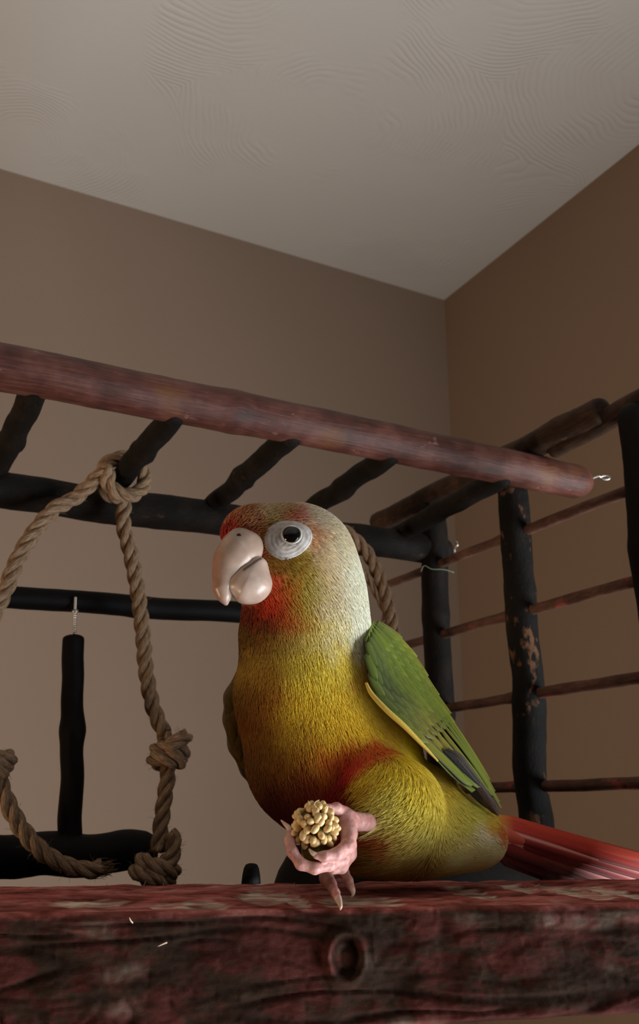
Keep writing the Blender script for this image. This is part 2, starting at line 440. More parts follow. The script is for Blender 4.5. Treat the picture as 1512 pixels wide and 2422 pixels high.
s_knot, _n = on_plank(818, 2149)
def plank_mesh():
    s0, s1 = -0.30, 0.34
    sv = sorted(set([round(s0 + i * 0.006, 5) for i in range(int((s1 - s0) / 0.006) + 1)] + [round(-0.125 + i * 0.0009, 5) for i in range(int(0.275 / 0.0009))]))
    # cross-section loop: (n, h, ztag) from top back -> top front -> front face -> bottom -> back
    prof = []
    nt_, nf, nb = 46, 64, 8
    for i in range(nt_):
        prof.append((PW * (1 - (i / nt_)), 0.0, 0, i / nt_))
    for i in range(nf + 1):
        prof.append((0.0, -PH * i / nf, 1, i / nf))
    for i in range(1, nb): prof.append((PW * i / nb, -PH, 2, i / nb))
    for i in range(0, nb): prof.append((PW, -PH + PH * i / nb, 3, i / nb))
    m = len(prof); vs = []; crack = []; pale = []; topf = []
    def ss(a, b, x):
        t = min(1, max(0, (x - a) / (b - a))); return t * t * (3 - 2 * t)
    anchors = [(630, 2118, 75, 18), (1105, 2108, 45, 18), (1350, 2106, 60, 20), (1450, 2108, 40, 18), (850, 2132, 110, 15), (480, 2140, 70, 10), (390, 2140, 40, 8), (700, 2128, 30, 18), (200, 2135, 120, 8), (1230, 2100, 40, 10)]
    anch = []
    for (px, py, rx, ry) in anchors:
        a = on_plank(px, py); l = on_plank(px - rx, py); u_ = on_plank(px, py - ry)
        anch.append((a[0], a[1], abs(a[0] - l[0]), abs(u_[1] - a[1])))
    for s in sv:
        for (n, h, face, t) in prof:
            h *= (0.0303 - 0.025 * s) / PH
            P = Vector((s * 22, n * 90, h * 90 + 5))
            c = 0.0; dn = 0.0; dh = 0.0; pl = 0.0
            edge = 0.0016 * mnoise.noise(Vector((s * 25, 1.3, 0))) + 0.0007 * mnoise.noise(Vector((s * 120, 4.3, 0)))
            if face == 1:
                q = Vector((s * 30, h * 130, 2.0))
                w = mnoise.noise(q * 0.7 + Vector((9, 3, 1))) * 0.7
                f1 = 1 - abs(mnoise.noise(Vector((s * 28, h * 190 + w * 1.5, 7)))) * 5.0
                f2 = 1 - abs(mnoise.noise(Vector((s * 95, h * 150 + w, 11)))) * 5.5
                msk = 0.5 + 0.5 * mnoise.noise(Vector((s * 18, h * 60, 21)))
                c = max(0, f1) * 0.95 * ss(0.35, 0.6, msk) + max(0, f2) * 0.6 * ss(0.45, 0.7, 1 - msk)
                lump = mnoise.noise(Vector((s * 55, h * 110, 3))) + 0.5 * mnoise.noise(Vector((s * 160, h * 300, 13)))
                dn = -0.0009 * lump + 0.0009 * c + 0.0003 * mnoise.noise(Vector((s * 700, h * 900, 1)))
                # knot
                ks, kh = (s - s_knot) / 0.0036, (h + 0.0122) / 0.0046
                kr = math.sqrt(ks * ks + kh * kh)
                dn += 0.0026 * math.exp(-(kr * 1.25) ** 2) - 0.0016 * math.exp(-((kr - 1.35) / 0.35) ** 2)
                c += 1.0 * math.exp(-((kr - 0.85) / 0.16) ** 2) + 0.6 * math.exp(-((kr - 1.9) / 0.10) ** 2) * (0.9 if abs(ks) > 1.1 else 0.0)
                pl = 0.9 * math.exp(-(((s - s_knot) / 0.0016) ** 2 + ((h + 0.0125) / 0.0022) ** 2)) + 0.35 * ss(0.25, 0.6, mnoise.noise(Vector((s * 45, h * 120, 33))))
                dn += edge
                if t > 0.96: dn += 0.0016 * (t - .96) / .04
                if t < 0.05: dn += 0.0012 * (1 - t / .05)
            elif face == 0:
                a0 = mnoise.noise(Vector((s * 40, n * 160, 40))) + 0.5 * mnoise.noise(Vector((s * 170, n * 320, 44)))
                for (as_, an, rs, rn) in anch:
                    pl = max(pl, math.exp(-(((s - as_) / rs) ** 2 + ((n - an) / (rn + 1e-4)) ** 2) * 1.1))
                pl = ss(0.33, 0.55, pl + 0.30 * a0)
                c = max(0, 1 - abs(mnoise.noise(Vector((s * 45 - n * 60, n * 120, 51)))) * 6) * 0.75
                c += 0.5 * max(0, mnoise.noise(Vector((s * 120, n * 200, 55))))
                dh = -0.0007 * c + 0.0006 * a0 - 0.0006 * pl
                # the front of the top is chewed down
                dh += -0.0016 * ss(0.012, 0.0, n) * (0.5 + 0.8 * abs(mnoise.noise(Vector((s * 60, 2, 8)))))
                dn = edge * (1 - min(1, n / 0.03)) + 0.0016 * mnoise.noise(Vector((s * 90, 66, 0))) * ss(PW - .01, PW, n)
            elif face == 2:
                dh = 0.0030 * mnoise.noise(Vector((s * 16, n * 30, 70))) + 0.001
                dn = edge * (1 - t)
            vs.append(plank_pt(s, n + dn, h + dh)); crack.append(min(1, c)); pale.append(pl if face == 0 else pl * .4); topf.append(1.0 if face == 0 else max(0.0, 1 - t / .06) if face == 1 else 0.0)
    fs = []
    for i in range(len(sv) - 1):
        for k in range(m):
            k2 = (k + 1) % m
            fs.append((i * m + k, i * m + k2, (i + 1) * m + k2, (i + 1) * m + k))
    fs.append(tuple(range(m - 1, -1, -1))); fs.append(tuple((len(sv) - 1) * m + k for k in range(m)))
    me = mesh(vs, fs, 'plank')
    a = me.attributes.new('crack', 'FLOAT', 'POINT'); a.data.foreach_set('value', crack)
    a = me.attributes.new('top', 'FLOAT', 'POINT'); a.data.foreach_set('value', topf)
    a = me.attributes.new('pale', 'FLOAT', 'POINT'); a.data.foreach_set('value', pale)
    return me
m_plank, nt, b = newmat('chewed_red_wood')
tc = N(nt, 'ShaderNodeTexCoord'); mp = N(nt, 'ShaderNodeMapping'); mp.inputs['Rotation'].default_value = (0, 0, -PA); mp.inputs['Scale'].default_value = (0.45, 1, 1)
nt.links.new(tc.outputs['Object'], mp.inputs['Vector'])
n1 = N(nt, 'ShaderNodeTexNoise'); n1.inputs['Scale'].default_value = 95; n1.inputs['Detail'].default_value = 8; n1.inputs['Roughness'].default_value = 0.62
nt.links.new(mp.outputs[0], n1.inputs['Vector'])
n2 = N(nt, 'ShaderNodeTexNoise'); n2.inputs['Scale'].default_value = 520; n2.inputs['Detail'].default_value = 6; n2.inputs['Roughness'].default_value = 0.7
nt.links.new(mp.outputs[0], n2.inputs['Vector'])
f = math_n(nt, 'ADD', math_n(nt, 'MULTIPLY', n1.outputs[0], 0.72), math_n(nt, 'MULTIPLY', n2.outputs[0], 0.28))
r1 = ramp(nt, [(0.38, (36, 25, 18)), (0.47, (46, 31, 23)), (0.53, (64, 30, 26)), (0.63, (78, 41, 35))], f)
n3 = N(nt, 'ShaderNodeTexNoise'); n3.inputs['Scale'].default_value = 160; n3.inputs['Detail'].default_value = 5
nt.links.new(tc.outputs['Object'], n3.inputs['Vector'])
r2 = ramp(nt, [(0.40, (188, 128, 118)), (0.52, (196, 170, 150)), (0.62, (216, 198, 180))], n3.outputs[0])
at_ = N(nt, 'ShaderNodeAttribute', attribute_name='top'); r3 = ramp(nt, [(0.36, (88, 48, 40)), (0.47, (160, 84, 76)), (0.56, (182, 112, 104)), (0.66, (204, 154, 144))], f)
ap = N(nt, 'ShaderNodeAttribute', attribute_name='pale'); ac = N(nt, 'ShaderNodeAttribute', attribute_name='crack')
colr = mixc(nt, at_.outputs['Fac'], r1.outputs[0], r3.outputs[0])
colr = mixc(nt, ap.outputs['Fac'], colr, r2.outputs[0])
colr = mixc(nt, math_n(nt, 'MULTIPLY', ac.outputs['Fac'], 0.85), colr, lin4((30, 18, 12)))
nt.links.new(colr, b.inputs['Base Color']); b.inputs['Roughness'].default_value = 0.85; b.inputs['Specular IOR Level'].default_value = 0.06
bump(nt, b, f, 0.6, 0.0012)
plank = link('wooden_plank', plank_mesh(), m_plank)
tag(plank, 'rough red-brown wooden plank with chewed edge and a knot, under the parrot', 'plank')
# wood splinters that stand up along the chewed top edges
m_spl = wood('splinter_wood', (150, 120, 96), (176, 146, 122), (196, 170, 146), (200, 180, 160), 0.6, 0.6, None, 0.3)
rs = random.Random(4)
sp = []
for (px, py) in ((75, 2088), (135, 2089), (262, 2086), (338, 2085), (386, 2084), (440, 2086), (640, 2086), (672, 2084), (700, 2090), (1155, 2085), (1245, 2083), (1262, 2087), (318, 2176), (400, 2226)):
    if py > 2160:
        s = on_plank(px, 2149)[0]; base = plank_pt(s, -0.0006, -(py - 2149) * 0.000098); d = Vector((rs.uniform(-.7, .7), -0.5, rs.uniform(-.6, .5)))
    else:
        s, n = on_plank(px, 2094); base = plank_pt(s, min(n, PW - .003), -0.0012); d = Vector((rs.uniform(-1.2, 1.2), rs.uniform(-.4, .3), 0.9))
    d.normalize(); L = rs.uniform(.0012, .0030)
    pts = [base + d * L * t + Vector((rs.uniform(-1, 1), 0, 0)) * 0.0002 for t in (0, .35, .7, 1)]
    sp.append(tube_data(pts, [.00020, .00018, .00014, .00006], 6))
o = link('splinters', tube_mesh(sp, 'splinters'), m_spl, plank); o['kind'] = 'stuff'; o['label'] = 'pale standing splinters'
# dark peg at the rear of the plank
pg = at(594, 2090, 0.372); pg.z = ZT - 0.002
peg = link('peg', tube_mesh([tube_data([pg, pg + Z * .0030, pg + Z * .0055, pg + Z * .0068, pg + Z * .0072], [.0037, .0034, .0029, .0022, .0012], 18)], 'peg'), M_stick, plank)
peg['label'] = 'small black peg'

# ------------------------------------------------------------------ dark rounded bowl behind the parrot
bc = at(972, 2088, 0.462)
bz = CZ - 0.0667
HT = at(972, 1870, 0.462).z - bz; RB = 345 * mpp(2088, 0.462)
prof = [(0.0, 1.0), (0.15, .992), (0.3, .965), (.45, .915), (.6, .835), (.72, .745), (.83, .62), (.91, .49), (.965, .34), (1.0, .16), (1.01, .04), (1.0, 0.0)]
vs, fs = [], []; sg = 56
for (r, h) in prof[1:]:
    for k in range(sg):
        a = 2 * PI * k / sg; vs.append(Vector((bc.x + RB * r * math.cos(a), bc.y + RB * .8 * r * math.sin(a), bz + HT * h)))
m = len(prof) - 1
for i in range(m - 1):
    for k in range(sg):
        k2 = (k + 1) % sg; fs.append((i * sg + k, (i + 1) * sg + k, (i + 1) * sg + k2, i * sg + k2))
vs.append(Vector((bc.x, bc.y, bz + HT))); fs += [(len(vs) - 1, k, (k + 1) % sg) for k in range(sg)]
fs.append(tuple((m - 1) * sg + k for k in range(sg)))
me = mesh(vs, fs, 'bowl')
m_bowl, nt, b = newmat('dark_glazed_brown'); nz = N(nt, 'ShaderNodeTexNoise'); nz.inputs['Scale'].default_value = 40
r = ramp(nt, [(.4, (10, 8, 7)), (.6, (18, 13, 10))], nz.outputs[0]); nt.links.new(r.outputs[0], b.inputs['Base Color']); b.inputs['Roughness'].default_value = .7; b.inputs['Specular IOR Level'].default_value = .15
bowl = link('rounded_bowl', me, m_bowl)
tag(bowl, 'dark rounded bowl mostly hidden behind the parrot on the plank', 'bowl')

# ------------------------------------------------------------------ ropes
m_rope, nt, b = newmat('hemp_rope')
uv = N(nt, 'ShaderNodeUVMap'); mp = N(nt, 'ShaderNodeMapping'); mp.inputs['Scale'].default_value = (1, .12, 1); mp.inputs['Rotation'].default_value = (0, 0, 0.25)
nt.links.new(uv.outputs[0], mp.inputs['Vector'])
n1 = N(nt, 'ShaderNodeTexNoise'); n1.inputs['Scale'].default_value = 2200; n1.inputs['Detail'].default_value = 4
nt.links.new(mp.outputs[0], n1.inputs['Vector'])
r = ramp(nt, [(.35, (104, 82, 62)), (.5, (138, 112, 88)), (.65, (172, 146, 120))], n1.outputs[0])
nt.links.new(r.outputs[0], b.inputs['Base Color']); b.inputs['Roughness'].default_value = .9; b.inputs['Specular IOR Level'].default_value = .15
bump(nt, b, n1.outputs[0], 0.7, 0.0008)
RR = 0.0045
def rope_parts(path, R=RR, pitch=0.028, step=0.0013, strands=3):
    pts = resample(path, step); fr = frames(pts); out = []
    for k in range(strands):
        sp_, L = [], 0.0
        for i, p in enumerate(pts):
            if i: L += step
            th = 2 * PI * L / pitch + 2 * PI * k / strands
            t, n, b_ = fr[i]
            sp_.append(p + (n * math.cos(th) + b_ * math.sin(th)) * R * .54)
        out.append(tube_data(sp_, [R * .50] * len(sp_), 9))
    return out
def fibres(path, cnt, R, rng, L0=0.004):
    out = []; pts = resample(path, .002); fr = frames(pts)
    for _ in range(cnt):
        i = rng.randrange(1, len(pts) - 1); t, n, b_ = fr[i]; a = rng.uniform(0, 2 * PI)
        d = n * math.cos(a) + b_ * math.sin(a); q = pts[i] + d * R * .9
        e = (d * rng.uniform(.3, .9) + t * rng.uniform(-1, 1)).normalized(); L = rng.uniform(.4, 1.2) * L0
        out.append(tube_data([q, q + e * L * .5, q + (e * .8 + d * .2) * L], [.00010, .00009, .00005], 4, cap=False))
    return out
def knot_turns(c, axis, r, turns, length, start=0.0, n=14):
    axis = axis.normalized(); a1 = axis.orthogonal().normalized(); a2 = axis.cross(a1); out = []
    m = int(turns * n)
    for i in range(m + 1):
        th = start + 2 * PI * i / n; out.append(c + axis * length * (i / m - .5) + (a1 * math.cos(th) + a2 * math.sin(th)) * r)
    return out
vr = 0.096
rng = random.Random(8)
u2 = rod_u[2]; zr = ZB - 0.0125
hr = R_ROD * 1.12 + RR * 1.08
hitch = []
for i in range(0, 17):
    a = PI - 2 * PI * 1.28 * i / 16 * -1
    hitch.append(cage(u2 + math.cos(a) * hr, 0.084 + 0.012 * i / 16, zr + math.sin(a) * hr))
left = [on_v(*p, vr) for p in ((-8, 1822), (-45, 1740), (-62, 1640), (-50, 1545), (-18, 1460), (14, 1395), (38, 1330), (78, 1262), (128, 1205), (180, 1176))]
right = [on_v(*p, vr) for p in ((292, 1240), (309, 1310), (326, 1400), (338, 1500), (346, 1590), (362, 1672), (388, 1735))]
lowr = [on_v(*p, vr) for p in ((397, 1832), (389, 1890), (381, 1950), (374, 2015))]
# the ring of rope with its two knots, right strand
p1 = spline(left + hitch + right, 8)
kn1 = spline(knot_turns(on_v(399, 1787, vr), on_v(410, 1740, vr) - on_v(380, 1840, vr), 0.0072, 2.1, 0.010, 0.8), 6)
p2 = spline([on_v(388, 1735, vr), on_v(398, 1770, vr)] + lowr, 8)
kn2 = spline(knot_turns(on_v(366, 2062, vr), Vector((0.5, 0.1, 1)), 0.0088, 2.2, 0.012, 0.2), 6)
tail1 = spline([on_v(385, 2050, vr - .006), on_v(404, 2030, vr - .007), on_v(412, 1995, vr - .006), on_v(400, 1968, vr - .005)], 8)
stub = spline([on_v(400, 1770, vr - .008), on_v(420, 1752, vr - .009), on_v(446, 1741, vr - .008)], 8)
lowl = spline([on_v(*p, vr) for p in ((-30, 1790), (-8, 1830), (14, 1890), (48, 1955), (95, 2010), (150, 2045), (205, 2058), (245, 2052))], 8)
kn3 = spline(knot_turns(on_v(-18, 1806, vr), Vector((0.3, 0, 1)), 0.0068, 2.0, 0.010, 0.5), 6)
ring = empty('rope_ring', on_v(300, 1240, vr), 'frayed hemp rope ring with knots hanging from a cross rod at left', 'rope')
def rope_obj(name, paths, parent, R=RR, fib=30):
    pr = []
    for p in paths: pr += rope_parts(p, R)
    o = link(name, tube_mesh(pr, name), m_rope, parent)
    fb_ = []
    for p in paths: fb_ += fibres(p, fib, R, rng)
    return o, fb_
fbs = []
for nm, ps in (('rope_strand', [p1]), ('rope_strand', [p2]), ('rope_strand', [lowl]), ('rope_knot', [kn1, stub]), ('rope_knot', [kn2, tail1]), ('rope_knot', [kn3])):
    o, f_ = rope_obj(nm, ps, ring, RR, 60); fbs += f_
# frayed cut end
endp = lowl[-1]; endd = (lowl[-1] - lowl[-3]).normalized()
for _ in range(60):
    d = (endd + Vector((rng.gauss(0, .35), rng.gauss(0, .35), rng.gauss(0, .35)))).normalized()
    q = endp + Vector((rng.gauss(0, .002), rng.gauss(0, .002), rng.gauss(0, .002)))
    fbs.append(tube_data([q - endd * .003, q + d * .0015, q + d * .0035], [.00025, .0002, .0001], 4, cap=False))
o = link('loose_fibres', tube_mesh(fbs, 'fibres'), m_rope, ring); o['kind'] = 'stuff'
# second rope, behind the parrot's head
u4 = rod_u[4]
r2a = spline([on_v(*p, .096) for p in ((690, 1330), (720, 1285), (760, 1255), (800, 1250), (836, 1272), (872, 1312), (898, 1368), (918, 1430), (930, 1490), (934, 1560), (925, 1640))], 8)
r2b = spline([on_v(*p, .098) for p in ((815, 1275), (838, 1312), (858, 1345), (880, 1385), (900, 1425), (912, 1452), (905, 1478), (880, 1492), (850, 1500))], 8)
rope2 = empty('hanging_rope', on_v(810, 1250, .1), 'olive-brown hemp rope hanging behind the parrot\'s nape', 'rope')
o, f1_ = rope_obj('rope_strand', [r2a], rope2, RR, 60)
o, f2_ = rope_obj('rope_strand', [r2b], rope2, RR * .5, 25)
o = link('loose_fibres', tube_mesh(f1_ + f2_, 'fibres'), m_rope, rope2); o['kind'] = 'stuff'
# fine thread caught on the back post
th = spline([at(996, 1352, .60), at(1004, 1338, .595), at(1022, 1346, .593), at(1050, 1347, .592), at(1074, 1354, .592)], 8)
m_thr, nt, b = newmat('thread'); nz = N(nt, 'ShaderNodeTexNoise'); nz.inputs['Scale'].default_value = 900
r = ramp(nt, [(.4, (120, 140, 120)), (.6, (160, 175, 155))], nz.outputs[0]); nt.links.new(r.outputs[0], b.inputs['Base Color'])
thr = link('loose_thread', tube_mesh([tube_data(th, [.0003] * len(th), 5)], 'thread'), m_thr, stand)

# ==================================================================== the parrot
def grid_sdf(lo, hi, h):
    ax = [np.arange(lo[i], hi[i] + h, h, dtype=np.float32) for i in range(3)]
    return np.meshgrid(*ax, indexing='ij')
def sd_ell(X, Y, Zg, c, r, rot=0.0):
    x, y, z = X - c[0], Y - c[1], Zg - c[2]
    if rot:
        ca, sa = math.cos(rot), math.sin(rot)
        x, z = x * ca + z * sa, -x * sa + z * ca
    k0 = np.sqrt((x / r[0]) ** 2 + (y / r[1]) ** 2 + (z / r[2]) ** 2) + 1e-6
    k1 = np.sqrt((x / r[0] ** 2) ** 2 + (y / r[1] ** 2) ** 2 + (z / r[2] ** 2) ** 2) + 1e-9
    return k0 * (k0 - 1) / k1
def sd_cap(X, Y, Zg, a, b, ra, rb):
    ab = np.array(b, np.float32) - np.array(a, np.float32)
    l2 = float((ab ** 2).sum()) + 1e-12
    t = np.clip(((X - a[0]) * ab[0] + (Y - a[1]) * ab[1] + (Zg - a[2]) * ab[2]) / l2, 0, 1)
    d = np.sqrt((X - a[0] - ab[0] * t) ** 2 + (Y - a[1] - ab[1] * t) ** 2 + (Zg - a[2] - ab[2] * t) ** 2)
    return d - (ra + (rb - ra) * t)
def smin(a, b, k):
    h = np.clip(0.5 + 0.5 * (b - a) / k, 0, 1)
    return b + (a - b) * h - k * h * (1 - h)
def surface_nets(F, lo, h):
    nx, ny, nz = F.shape; ins = F < 0
    c = [ins[i:nx - 1 + i, j:ny - 1 + j, k:nz - 1 + k] for i in (0, 1) for j in (0, 1) for k in (0, 1)]
    s = sum(q.astype(np.int8) for q in c); act = (s > 0) & (s < 8)
    idx = -np.ones(act.shape, np.int64); cells = np.argwhere(act); idx[act] = np.arange(len(cells))
    acc = np.zeros((len(cells), 3)); cnt = np.zeros(len(cells))
    I, J, K = cells.T
    E = [((0, 0, 0), (1, 0, 0)), ((0, 1, 0), (1, 1, 0)), ((0, 0, 1), (1, 0, 1)), ((0, 1, 1), (1, 1, 1)), ((0, 0, 0), (0, 1, 0)), ((1, 0, 0), (1, 1, 0)),
         ((0, 0, 1), (0, 1, 1)), ((1, 0, 1), (1, 1, 1)), ((0, 0, 0), (0, 0, 1)), ((1, 0, 0), (1, 0, 1)), ((0, 1, 0), (0, 1, 1)), ((1, 1, 0), (1, 1, 1))]
    for a, b in E:
        fa = F[I + a[0], J + a[1], K + a[2]]; fb = F[I + b[0], J + b[1], K + b[2]]
        m = (fa < 0) != (fb < 0); t = np.where(m, fa / (fa - fb + 1e-20), 0)
        for d in range(3): acc[:, d] += np.where(m, a[d] + (b[d] - a[d]) * t, 0)
        cnt += m
    v = (cells + acc / cnt[:, None]) * h + np.array(lo)
    faces = []
    for d in range(3):
        sl0 = [slice(1, -1)] * 3; sl0[d] = slice(0, -1); sl1 = [slice(1, -1)] * 3; sl1[d] = slice(1, None)
        a = ins[tuple(sl0)]; b = ins[tuple(sl1)]
        e1, e2 = [(1, 2), (2, 0), (0, 1)][d]
        for flip, m in ((False, a & ~b), (True, ~a & b)):
            p = np.argwhere(m)
            p = p + np.array([0 if q == d else 1 for q in range(3)])
            if not len(p): continue
            o1 = np.zeros(3, int); o1[e1] = 1; o2 = np.zeros(3, int); o2[e2] = 1
            q = [p - o1 - o2, p - o2, p, p - o1]
            q = [idx[t[:, 0], t[:, 1], t[:, 2]] for t in q]
            f = np.stack(q if not flip else q[::-1], 1); faces.append(f)
    return v, np.concatenate(faces)
def np_mesh(v, f, name):
    me = bpy.data.meshes.new(name)
    me.vertices.add(len(v)); me.vertices.foreach_set('co', v.astype(np.float32).ravel())
    me.loops.add(f.size); me.loops.foreach_set('vertex_index', f.astype(np.int32).ravel())
    me.polygons.add(len(f)); me.polygons.foreach_set('loop_start', np.arange(0, f.size, f.shape[1], dtype=np.int32))
    me.update(calc_edges=True); me.validate(); return me
def sdf_mesh(fun, lo, hi, h, name):
    X, Y, Zg = grid_sdf(lo, hi, h); F = fun(X, Y, Zg)
    v, f = surface_nets(F, lo, h); return np_mesh(v, f, name)

# --- body volume: photo-plane centre, distance, half sizes in photo pixels
BODY = [  # px, py, Y, rx, rz, ry, rot(deg)
    (694, 1318, 0.3125, 142, 128, 104, 0), (600, 1268, 0.3090, 74, 70, 72, 0), (640, 1370, 0.3110, 88, 84, 88, 0),
    (735, 1405, 0.3150, 128, 130, 110, 0), (722, 1500, 0.3165, 152, 140, 122, 0),
    (718, 1640, 0.3170, 160, 170, 140, 0), (752, 1775, 0.3180, 168, 180, 146, 12), (840, 1895, 0.3200, 160, 150, 140, 30),
    (880, 1800, 0.3225, 108, 130, 116, 25), (985, 1900, 0.3240, 110, 92, 104, 25), (870, 1985, 0.3120, 84, 70, 90, 0), (950, 1965, 0.3210, 150, 104, 124, 8), (1060, 1968, 0.3270, 112, 84, 92, 10), (1130, 1985, 0.3300, 60, 52, 54, 10),
]
THIGH = (940, 1900, 0.2992, 100, 96, 66, 25)
def ell(p):
    px, py, Y, rx, rz, ry, rot = p; c = at(px, py, Y); s = mpp(py, Y)
    return (c.x, c.y, c.z), (rx * s, ry * s, rz * s), math.radians(-rot)
ELL = [ell(p) for p in BODY]; ET = ell(THIGH)
def body_sdf(X, Y, Zg):
    d = None
    for i, (c, r, ro) in enumerate(ELL):
        e = sd_ell(X, Y, Zg, c, r, ro)
        d = e if d is None else smin(d, e, 0.0055)
    d = smin(d, sd_ell(X, Y, Zg, ET[0], ET[1], ET[2]), 0.013)
    a = at(1120, 1955, .332); b = at(1215, 1992, .348)
    d = smin(d, sd_cap(X, Y, Zg, a, b, 34 * mpp(1955, .33), 12 * mpp(1990, .34)), 0.005)
    return d
def body_at(p): return body_sdf(np.float32(p[0]), np.float32(p[1]), np.float32(p[2]))
def surf(px, py, y0=0.28, y1=0.33):
    """first point of the body met going straight back at this height and side"""
    q = at(px, py, 0.3)
    for _ in range(3):
        ys = np.linspace(y0, y1, 400, dtype=np.float32)
        d = ray(px, py); t = ys / d.y
        F = body_sdf(d.x * t, ys, d.z * t + CZ)
        i = int(np.argmax(F < 0)) if (F < 0).any() else int(np.argmin(F))
        return Vector((float(d.x * t[i]), float(ys[i]), float(d.z * t[i] + CZ)))
def grad(P):
    e = 0.0004; g = np.zeros_like(P)
    for d in range(3):
        q = P.copy(); q[:, d] += e; r = P.copy(); r[:, d] -= e
        g[:, d] = body_sdf(q[:, 0], q[:, 1], q[:, 2]) - body_sdf(r[:, 0], r[:, 1], r[:, 2])
    return g / (np.linalg.norm(g, axis=1, keepdims=True) + 1e-9)

# --- feather colours: a plumage map over the bird's own side-on plane
BX0, BY0 = 756.0, 1211.0
def plan(P, Y0=0.299):
    """bird-plane coordinates (x right, y down) of world points, taken at the body's mid distance"""
    X = P[:, 0]; Zr = P[:, 2] - CZ; Y = np.full_like(X, Y0)
    dep = Y * cs + Zr * sn
    return np.stack([756 + FPX * X / dep, 1211 - FPX * (-Y * sn + Zr * cs) / dep], 1)
ANCH = [
    (640, 1200, 40, 206, 184, 150), (740, 1212, 40, 211, 202, 179), (570, 1212, 30, 176, 134, 88), (790, 1262, 40, 221, 210, 179),
    (548, 1236, 26, 156, 14, 18), (590, 1236, 24, 140, 26, 18), (525, 1240, 16, 140, 12, 20), (660, 1222, 28, 178, 156, 84), (630, 1248, 22, 150, 120, 34),
    (612, 1280, 18, 150, 92, 36), (618, 1318, 16, 196, 108, 66), (712, 1222, 22, 205, 96, 86), (748, 1262, 22, 214, 150, 92), (690, 1222, 18, 186, 96, 70),
    (655, 1335, 24, 176, 132, 40), (626, 1362, 20, 222, 70, 34), (650, 1385, 24, 218, 92, 34), (646, 1420, 28, 218, 66, 32), (678, 1450, 30, 204, 104, 36), (690, 1392, 24, 206, 140, 36),
    (705, 1350, 30, 190, 162, 48), (728, 1395, 34, 206, 194, 80), (722, 1440, 30, 212, 178, 74),
    (772, 1330, 36, 232, 212, 174), (790, 1400, 44, 234, 218, 180), (830, 1350, 40, 232, 232, 214), (842, 1430, 40, 234, 235, 218), (862, 1495, 40, 234, 235, 214), (800, 1490, 40, 234, 224, 178), (745, 1500, 34, 228, 212, 124),
    (585, 1440, 30, 128, 44, 16), (625, 1462, 30, 140, 64, 26), (572, 1490, 30, 132, 96, 34), (640, 1505, 30, 166, 130, 46), (690, 1500, 30, 202, 178, 84),
    (720, 1565, 44, 224, 204, 74), (800, 1565, 44, 236, 216, 84), (850, 1580, 30, 220, 170, 54), (620, 1565, 40, 184, 144, 42), (640, 1630, 44, 186, 128, 36), (585, 1620, 34, 150, 104, 28), (720, 1640, 48, 230, 200, 54), (830, 1645, 48, 234, 202, 54), (880, 1705, 44, 238, 202, 44), (612, 1700, 40, 164, 104, 26), (700, 1715, 48, 210, 174, 46), (790, 1705, 44, 226, 190, 44), (596, 1780, 40, 134, 86, 22), (670, 1780, 44, 178, 116, 28), (730, 1765, 36, 200, 140, 28),
    (790, 1762, 26, 206, 96, 22), (845, 1768, 30, 208, 74, 18), (890, 1772, 22, 210, 70, 16), (835, 1808, 26, 198, 30, 12), (800, 1840, 34, 150, 16, 10), (760, 1800, 22, 196, 96, 22), (720, 1835, 36, 160, 62, 20), (740, 1890, 40, 122, 22, 12), (670, 1850, 34, 134, 60, 22), (675, 1895, 34, 104, 20, 12), (640, 1880, 26, 90, 30, 16), (700, 1945, 40, 98, 14, 10), (840, 1885, 22, 140, 22, 14), (800, 1910, 30, 122, 16, 12), (855, 1850, 16, 190, 120, 40),
    (895, 1835, 30, 232, 206, 58), (930, 1895, 40, 232, 222, 110), (960, 1850, 40, 234, 214, 74), (980, 1775, 44, 238, 212, 36), (1045, 1850, 44, 222, 196, 66), (895, 1945, 24, 226, 216, 148), (1000, 1900, 36, 218, 202, 80),
    (880, 1990, 24, 196, 84, 34), (925, 2000, 24, 190, 112, 40), (850, 1975, 24, 170, 40, 26), (965, 1975, 30, 212, 194, 94), (1020, 1975, 34, 202, 190, 94), (1070, 1920, 40, 212, 196, 84), (1095, 1990, 30, 210, 200, 122), (1142, 1968, 22, 230, 224, 190), (1120, 1915, 30, 206, 198, 74), (1165, 1938, 18, 218, 176, 54), (1190, 1960, 16, 205, 110, 40), (900, 2040, 30, 150, 122, 46), (1000, 2045, 34, 178, 160, 80), (1100, 2045, 30, 202, 196, 130), (1175, 2000, 24, 212, 206, 154),
    (800, 2030, 40, 110, 40, 26),
]
AN = np.array(ANCH, np.float64); ALIN = np.array([lin(a[3:6]) for a in ANCH])
rnp = np.random.default_rng(5)
_NV = rnp.normal(size=(24, 3)); _NP = rnp.uniform(0, 6.28, (24, 2))
def wob(P, scale):
    """cheap smooth vector noise"""
    o = np.zeros((len(P), 2))
    for k in range(24):
        ph = P @ (_NV[k] * scale)
        o[:, 0] += np.sin(ph + _NP[k, 0]); o[:, 1] += np.cos(ph + _NP[k, 1])
    return o / 4.9
def plumage(P, jit=9.0):
    q = plan(P) + wob(P, 420.0) * jit + wob(P, 1500.0) * jit * 0.55
    d2 = ((q[:, None, :] - AN[None, :, :2]) ** 2).sum(2)
    w = np.exp(-d2 / (AN[:, 2] ** 2)) + 1e-3 * np.exp(-d2 / (4.5 * AN[:, 2]) ** 2) + 1e-9
    return (w @ ALIN) / w.sum(1, keepdims=True)
def plumage_big(P, jit=9.0):
    return np.concatenate([plumage(P[i:i + 20000], jit) for i in range(0, len(P), 20000)])
def set_col(me, C):
    a = me.color_attributes.new('Col', 'FLOAT_COLOR', 'POINT')
    a.data.foreach_set('color', np.concatenate([C, np.ones((len(C), 1))], 1).astype(np.float32).ravel())
